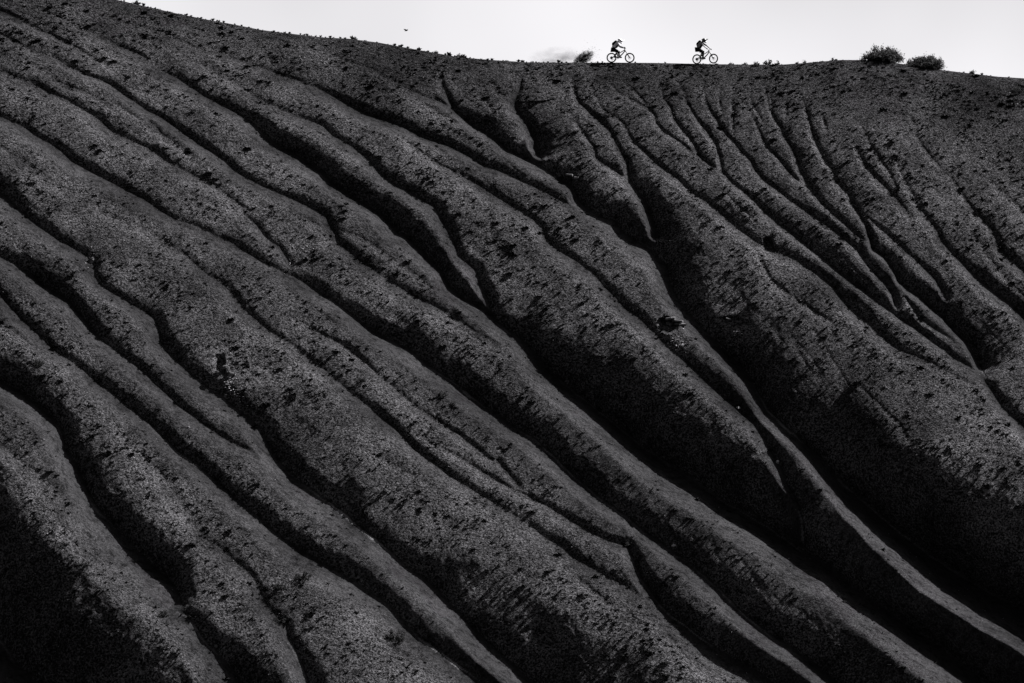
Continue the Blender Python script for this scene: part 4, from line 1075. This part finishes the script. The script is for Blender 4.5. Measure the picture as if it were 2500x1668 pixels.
def make_rider(label, pack_label, loc, yaw, J, white_helmet):
    """J: joints in the bicycle's own frame (x forward, z up); near side is -y"""
    v3 = lambda p, y: (p[0], y, p[1])
    lerp = lambda a, b, t: (a[0] + (b[0] - a[0]) * t, a[1] + (b[1] - a[1]) * t)
    hip, sh, hd, kn, kf, an, af, tn, tf, el, wr = (J[k] for k in ("hip", "shoulder", "head", "knee_near", "knee_far", "ankle_near", "ankle_far", "toe_near", "toe_far", "elbow", "wrist"))
    neck = lerp(sh, hd, .45)
    nodes, edges = [], []

    def nd(p, y, r):
        nodes.append((p[0], y, p[1], r)); return len(nodes) - 1

    pel = nd(hip, 0, (.125, .15)); bel = nd(lerp(hip, sh, .35), 0, (.11, .14)); chest = nd(lerp(hip, sh, .78), 0, (.125, .16)); ns = nd(lerp(sh, neck, .5), 0, .07); nk = nd(neck, 0, .058)
    h1 = nd(lerp(neck, hd, .7), 0, .085); h2 = nd((hd[0] + .01, hd[1] + .03), 0, .098); h3 = nd((hd[0] - .005, hd[1] + .09), 0, .07)
    edges += [(pel, bel), (bel, chest), (chest, ns), (ns, nk), (nk, h1), (h1, h2), (h2, h3)]
    nose = nd((hd[0] + .115, hd[1] - .01), 0, .018); edges.append((h2, nose))
    for s, k_, a_, t_ in ((-1, kn, an, tn), (1, kf, af, tf)):
        hp = nd((hip[0] + .02, hip[1] - .04), s * .10, .092)
        th = nd(lerp(hip, k_, .5), s * .125, .078); kk = nd(k_, s * .15, .058)
        cf = nd((lerp(k_, a_, .35)[0] - .015, lerp(k_, a_, .35)[1]), s * .145, .056); ank = nd(a_, s * .14, .036)
        heel = nd((a_[0] - .04, a_[1] - .055), s * .14, .034); ball_ = nd(lerp(a_, t_, .7), s * .145, .034); toe = nd(t_, s * .15, .026)
        edges += [(pel, hp), (hp, th), (th, kk), (kk, cf), (cf, ank), (ank, heel), (ank, ball_), (ball_, toe)]
        so = nd((sh[0] - .015, sh[1] - .02), s * .19, .066); ua = nd(lerp(sh, el, .5), s * .27, .05); e_ = nd(el, s * .335, .042); fa = nd(lerp(el, wr, .4), s * .35, .040); w_ = nd(wr, s * .345, .027)
        edges += [(chest, so), (so, ua), (ua, e_), (e_, fa), (fa, w_)]
    body_me = skin_mesh("person", nodes, edges, pel)
    body = link_mesh("person", body_me, M_skin)
    body.location = loc
    body.rotation_euler = (0, 0, yaw)
    tag(body, label, "person")
    # hands: palm, four curled fingers and a thumb round the grip
    for s in (-1, 1):
        g = Vector((.872, s * .335, .964))
        w_ = Vector((wr[0], s * .345, wr[1]))
        m = MB()
        back_ = g + Vector((-.005, 0, .028))
        m.tube([w_, w_.lerp(back_, .5), back_], [.028, .034, .030], 8)
        for k in range(4):
            y = g.y + s * (-.032 + .021 * k)
            L = (.9, 1.0, .97, .8)[k]
            pts_ = [Vector((g.x - .01, y, g.z + .030)), Vector((g.x + .026 * L, y, g.z + .026)), Vector((g.x + .033 * L, y, g.z - .006)), Vector((g.x + .016, y, g.z - .028)), Vector((g.x - .008 * L, y, g.z - .026))]
            m.tube(pts_, [.0105, .010, .0095, .009, .007], 7)
        m.tube([back_ + Vector((-.012, -s * .03, -.01)), Vector((g.x - .02, g.y - s * .045, g.z - .012)), Vector((g.x + .004, g.y - s * .05, g.z - .026)), Vector((g.x + .022, g.y - s * .045, g.z - .018))], [.013, .012, .010, .008], 7)
        part(m, "gloved_hand", M_dark, body)
    # clothes
    jn, je = [], []

    def jd(p, y, r):
        jn.append((p[0], y, p[1], r)); return len(jn) - 1
    a0 = jd(lerp(hip, sh, .06), 0, (.135, .165)); a1 = jd(lerp(hip, sh, .4), 0, (.125, .155)); a2 = jd(lerp(hip, sh, .78), 0, (.138, .175)); a3 = jd(lerp(sh, neck, .35), 0, .085)
    je += [(a0, a1), (a1, a2), (a2, a3)]
    for s in (-1, 1):
        b0 = jd((sh[0] - .015, sh[1] - .02), s * .19, .080); b1 = jd(lerp(sh, el, .5), s * .27, .066); b2 = jd(lerp(sh, el, .92), s * .33, .058)
        je += [(a2, b0), (b0, b1), (b1, b2)]
    link_mesh("jersey", skin_mesh("jersey", jn, je, a0), M_white if white_helmet else M_grey, body)
    jn, je = [], []
    fw = Vector((sh[1] - hip[1], 0, -(sh[0] - hip[0]))).normalized()
    def vd(t, f, r_):
        q = lerp(hip, sh, t)
        return jd((q[0] + fw.x * f, q[1] + fw.z * f), 0, r_)
    c0 = vd(.22, .03, (.125, .165)); c1 = vd(.5, .025, (.13, .168)); c2 = vd(.74, .035, (.13, .178)); c3 = vd(.9, .05, (.11, .16))
    je += [(c0, c1), (c1, c2), (c2, c3)]
    link_mesh("vest", skin_mesh("vest", jn, je, c0), M_dark, body)
    jn, je = [], []
    p0 = jd((hip[0] - .005, hip[1] + .02), 0, (.15, .172)); 
    for s, k_ in ((-1, kn), (1, kf)):
        b0 = jd((hip[0] + .02, hip[1] - .05), s * .10, .112); b1 = jd(lerp(hip, k_, .5), s * .125, .100); b2 = jd(lerp(hip, k_, .97), s * .148, .082)
        je += [(p0, b0), (b0, b1), (b1, b2)]
    link_mesh("shorts", skin_mesh("shorts", jn, je, p0), M_dark, body)
    # front panel of dark cloth (straps and chest)
    m = MB()
    for s in (-1, 1):
        q0 = lerp(hip, sh, .25); q1 = lerp(hip, sh, .62)
        m.tube([v3((q0[0] + .10, q0[1] - .03), s * .10), v3((q1[0] + .12, q1[1] - .05), s * .12), v3((sh[0] + .09, sh[1] + .02), s * .11), v3((sh[0], sh[1] + .09), s * .10), v3((sh[0] - .10, sh[1] + .05), s * .10)], [.022] * 5, 6)
    straps = m
    for s, k_, a_ in ((-1, kn, an), (1, kf, af)):
        m = MB(); m.tube([v3(lerp(k_, a_, -.12), s * .15), v3((k_[0] + .012, k_[1]), s * .15), v3(lerp(k_, a_, .3), s * .147), v3(lerp(k_, a_, .78), s * .142)], [.066, .074, .066, .048], 10)
        part(m, "knee_pad", M_dark, body)
    for s, a_, t_ in ((-1, an, tn), (1, af, tf)):
        m = MB()
        m.tube([v3((a_[0] - .005, a_[1] + .03), s * .14), v3((a_[0] - .01, a_[1] - .02), s * .14), v3((a_[0] + .01, a_[1] - .06), s * .142)], [.046, .048, .040], 9)
        m.tube([v3((a_[0] - .07, a_[1] - .065), s * .14), v3((a_[0] - .02, a_[1] - .055), s * .14), v3(lerp((a_[0], a_[1] - .05), t_, .6), s * .145), v3(t_, s * .15)], [.034, .044, .040, .026], 9)
        part(m, "shoe", M_dark, body)
    # helmet: shell with a face opening, chin bar, peak, goggles and strap
    Rh = Matrix.Rotation(J["nod"], 3, 'Y')
    hc = Vector((hd[0] - .01, 0, hd[1] + .03))
    mw = M_gloss_w if white_helmet else M_gloss_b
    V, F = [], []
    nn, mm = 22, 14
    for i in range(mm + 1):
        th = math.pi * .80 * i / mm
        for j in range(nn):
            ph = 2 * math.pi * j / nn
            p = Vector((math.sin(th) * math.cos(ph) * .150, math.sin(th) * math.sin(ph) * .122, math.cos(th) * .142))
            V.append(hc + Rh @ p)
    for i in range(mm):
        for j in range(nn):
            th = math.pi * .80 * (i + .5) / mm
            ph = 2 * math.pi * (j + .5) / nn
            if th > 1.25 and math.cos(ph) > .45 and th < 2.2: continue
            F.append((i * nn + j, (i + 1) * nn + j, (i + 1) * nn + (j + 1) % nn, i * nn + (j + 1) % nn))
    m = MB(); m.add(V, F)
    pts_ = []
    for k in range(9):
        a = -1.25 + 2.5 * k / 8
        pts_.append(hc + Rh @ Vector((.165 * math.cos(a) + .02 * math.cos(a) ** 2, .115 * math.sin(a), -.115)))
    m.tube(pts_, [.03, .034, .034, .032, .030, .032, .034, .034, .03], 8)
    helm = part(m, "helmet", mw, body)
    so_ = helm.modifiers.new("thickness", 'SOLIDIFY'); so_.thickness = .012
    m = MB()
    V, F = [], []
    for i in range(5):
        for j in range(7):
            a = -.75 + 1.5 * j / 6
            r_ = .145 + .13 * i / 4 * math.cos(a * .9)
            V.append(hc + Rh @ Vector((r_ * math.cos(a * (1 - .1 * i)), .118 * math.sin(a) * 1.25, .075 + .055 * i / 4 - .05 * (j - 3) ** 2 / 9)))
    for i in range(4):
        for j in range(6):
            F.append((i * 7 + j, i * 7 + j + 1, (i + 1) * 7 + j + 1, (i + 1) * 7 + j))
    m.add(V, F)
    pk = part(m, "peak", mw, helm)
    so_ = pk.modifiers.new("thickness", 'SOLIDIFY'); so_.thickness = .010
    m = MB()
    m.ball(hc + Rh @ Vector((.125, 0, .0)), (.045, .085, .05), 12, 8, M=Rh)
    gog = part(m, "goggles", M_lens, body)
    m = MB(); ringp = []
    for k in range(13):
        a = .5 + (2 * math.pi - 1.0) * k / 12
        ringp.append(hc + Rh @ Vector((.158 * math.cos(a), .130 * math.sin(a), .0 + .02 * (1 - math.cos(a)))))
    m.tube(ringp, [.02] * 13, 6)
    part(m, "strap", M_dark, gog)
    # backpack: a thing of its own on the rider's back
    bp_ = bpy.data.objects.new("backpack", None)
    bp_.location = loc; bp_.rotation_euler = (0, 0, yaw)
    col.objects.link(bp_)
    tag(bp_, pack_label, "backpack")
    ax_ = Vector((sh[0] - hip[0], 0, sh[1] - hip[1])).normalized()
    nrm = Vector((-ax_.z, 0, ax_.x))
    m = MB()
    ctr = Vector((hip[0], 0, hip[1])).lerp(Vector((sh[0], 0, sh[1])), .72) + nrm * .155
    Mx = Matrix((nrm, Vector((0, 1, 0)), ax_)).transposed()
    m.ball(ctr, (.085, .135, .215), 14, 10, fn=lambda p: Vector((math.copysign(abs(p.x) ** .8, p.x), math.copysign(abs(p.y) ** .7, p.y), math.copysign(abs(p.z) ** .8, p.z))), M=Mx)
    part(m, "bag", M_dark, bp_)
    m = MB(); m.ball(ctr + nrm * .07 - ax_ * .06, (.04, .10, .10), 12, 8, M=Mx)
    part(m, "pocket", M_dark, bp_)
    part(straps, "strap", M_dark, bp_)
    return body


b1 = on_ridge(6.55, .14)
b2 = on_ridge(12.22, .30)
YAW2 = math.radians(-26)
make_bicycle("black mountain bicycle of the trailing rider, seen side on with dust behind it", b1, 0, False)
make_bicycle("black mountain bicycle of the leading rider, turned a little with both fork legs showing", b2, YAW2, True)
J1 = dict(hip=(.07, .925), shoulder=(.40, 1.31), head=(.565, 1.42), knee_near=(.47, .72), knee_far=(.40, .70), ankle_near=(.515, .405), ankle_far=(.205, .47),
          toe_near=(.69, .345), toe_far=(.37, .405), elbow=(.56, 1.06), wrist=(.82, .985), nod=math.radians(22))
J2 = dict(hip=(.05, 1.03), shoulder=(.33, 1.40), head=(.52, 1.53), knee_near=(.52, .80), knee_far=(.32, .76), ankle_near=(.515, .41), ankle_far=(.19, .475),
          toe_near=(.69, .345), toe_far=(.36, .405), elbow=(.60, 1.20), wrist=(.825, 1.0), nod=math.radians(8))
make_rider("trailing rider in white jersey, black shorts and white full-face helmet, crouching over the handlebar", "black backpack on the crouching rider with the white helmet", b1, 0, J1, True)
make_rider("leading rider in pale jersey, black shorts and dark peaked helmet, standing on the pedals", "black backpack on the leading rider with the dark helmet", b2, YAW2, J2, False)

# ------------------------------------------------------------------ flying dirt and dust behind the trailing rider
dc = on_ridge(4.73, .5)
r = random.Random(5)
pts, scl = [], []
for i in range(1500):
    t = r.random()
    # a plume leaning forward and up from the ground
    cx = -.55 + 1.0 * t; cz = .04 + .62 * t ** 1.1
    sp = .12 + .16 * t
    p = Vector((cx + r.gauss(0, sp * 1.15), r.gauss(0, .16), cz + r.gauss(0, sp * .75)))
    if p.z < .0: continue
    pts.append(dc + p); scl.append(r.choice((.005, .007, .010, .014, .022)) * r.uniform(.7, 1.3))
for i in range(160):
    p = Vector((r.gauss(.25, .45), r.gauss(0, .25), abs(r.gauss(.45, .4))))
    pts.append(dc + p); scl.append(r.uniform(.006, .018))
for i in range(60):
    p = Vector((r.uniform(-.9, 1.0), r.gauss(0, .2), r.uniform(.0, .12)))
    pts.append(dc + p); scl.append(r.uniform(.01, .03))
tag(link_mesh("flying_dirt", scatter_mesh("flying_dirt", sb, pts, scl, M_dirt, down=0), M_dirt), kind="stuff")



def dust_material(name, v, density, scale, lo, hi, edge):
    M_ = bpy.data.materials.new(name)
    M_.use_nodes = True
    nt = M_.node_tree
    for n in list(nt.nodes): nt.nodes.remove(n)
    o_ = nt.nodes.new("ShaderNodeOutputMaterial")
    pv = nt.nodes.new("ShaderNodeVolumePrincipled")
    pv.inputs["Color"].default_value = grey(v)
    pv.inputs["Anisotropy"].default_value = .2
    tc = nt.nodes.new("ShaderNodeTexCoord")
    ln_ = nt.nodes.new("ShaderNodeVectorMath"); ln_.operation = 'LENGTH'
    nt.links.new(tc.outputs["Object"], ln_.inputs[0])
    mr = nt.nodes.new("ShaderNodeMapRange")
    for i, q in enumerate((1.0, edge, 0.0, 1.0)): mr.inputs[i + 1].default_value = q
    nt.links.new(ln_.outputs["Value"], mr.inputs[0])
    nz = nt.nodes.new("ShaderNodeTexNoise"); nz.inputs["Scale"].default_value = scale; nz.inputs["Detail"].default_value = 5
    nz.inputs["Roughness"].default_value = .6
    nt.links.new(tc.outputs["Object"], nz.inputs["Vector"])
    mr2 = nt.nodes.new("ShaderNodeMapRange")
    for i, q in enumerate((lo, hi, 0.0, 1.0)): mr2.inputs[i + 1].default_value = q
    nt.links.new(nz.outputs["Fac"], mr2.inputs[0])
    ml = nt.nodes.new("ShaderNodeMath"); ml.operation = 'MULTIPLY'
    nt.links.new(mr.outputs[0], ml.inputs[0]); nt.links.new(mr2.outputs[0], ml.inputs[1])
    ml2 = nt.nodes.new("ShaderNodeMath"); ml2.operation = 'MULTIPLY'; ml2.inputs[1].default_value = density
    nt.links.new(ml.outputs[0], ml2.inputs[0])
    nt.links.new(ml2.outputs[0], pv.inputs["Density"])
    nt.links.new(pv.outputs[0], o_.inputs["Volume"])
    return M_


for nm, mat, off, sc_, ry in (
        ("dust_cloud", dust_material("dust_haze", .16, 3.6, 2.4, .42, .70, .05), (-1.5, .2, .25), (2.3, .8, .95), 0),
        ("dirt_plume", dust_material("dirt_dust", .02, 26.0, 3.2, .44, .58, .1), (.0, .05, .36), (.80, .40, .44), -30)):
    m = MB()
    m.ball((0, 0, 0), (1, 1, 1), 24, 14)
    du = m.build(nm, mat)
    du.location = dc + Vector(off)
    du.scale = sc_
    du.rotation_euler = (0, math.radians(ry), 0)
    tag(du, kind="stuff")

# ------------------------------------------------------------------ a bird crossing the sky
m = MB()
m.ball((0, 0, 0), (.11, .035, .034), 12, 8, fn=lambda p: Vector((p.x, p.y * (1 - .3 * p.x), p.z)))
m.ball((.115, 0, .018), (.030, .024, .024), 10, 6)
m.tube([(.135, 0, .016), (.165, 0, .010)], [.008, .002], 6)
m.add([(-.08, -.02, 0), (-.08, .02, 0), (-.17, .035, -.01), (-.17, -.035, -.01), (-.08, -.02, .012), (-.08, .02, .012), (-.17, .035, -.004), (-.17, -.035, -.004)],
      [(0, 1, 2, 3), (7, 6, 5, 4), (0, 3, 7, 4), (1, 5, 6, 2), (3, 2, 6, 7)])
for s, zz in ((-1, .13), (1, .09)):
    w_ = [(.05, s * .02, .015), (.055, s * .12, .5 * zz + .03), (.02, s * .24, zz * .9)], [(-.05, s * .02, .01), (-.06, s * .12, .45 * zz + .02), (-.03, s * .24, zz * .85)]
    V = [*w_[0], *w_[1]] + [(p[0], p[1], p[2] + .010) for p in (*w_[0], *w_[1])]
    m.add(V, [(0, 1, 4, 3), (1, 2, 5, 4), (6, 9, 10, 7), (7, 10, 11, 8), (0, 6, 7, 1), (1, 7, 8, 2), (3, 4, 10, 9), (4, 5, 11, 10), (2, 8, 11, 5)])
bird = m.build("bird", M_dark)
bird.location = (-6.92, 0.0, 42.84)
bird.rotation_euler = (math.radians(8), math.radians(-6), math.radians(-35))
tag(bird, "small dark bird flying alone over the left skyline", "bird")
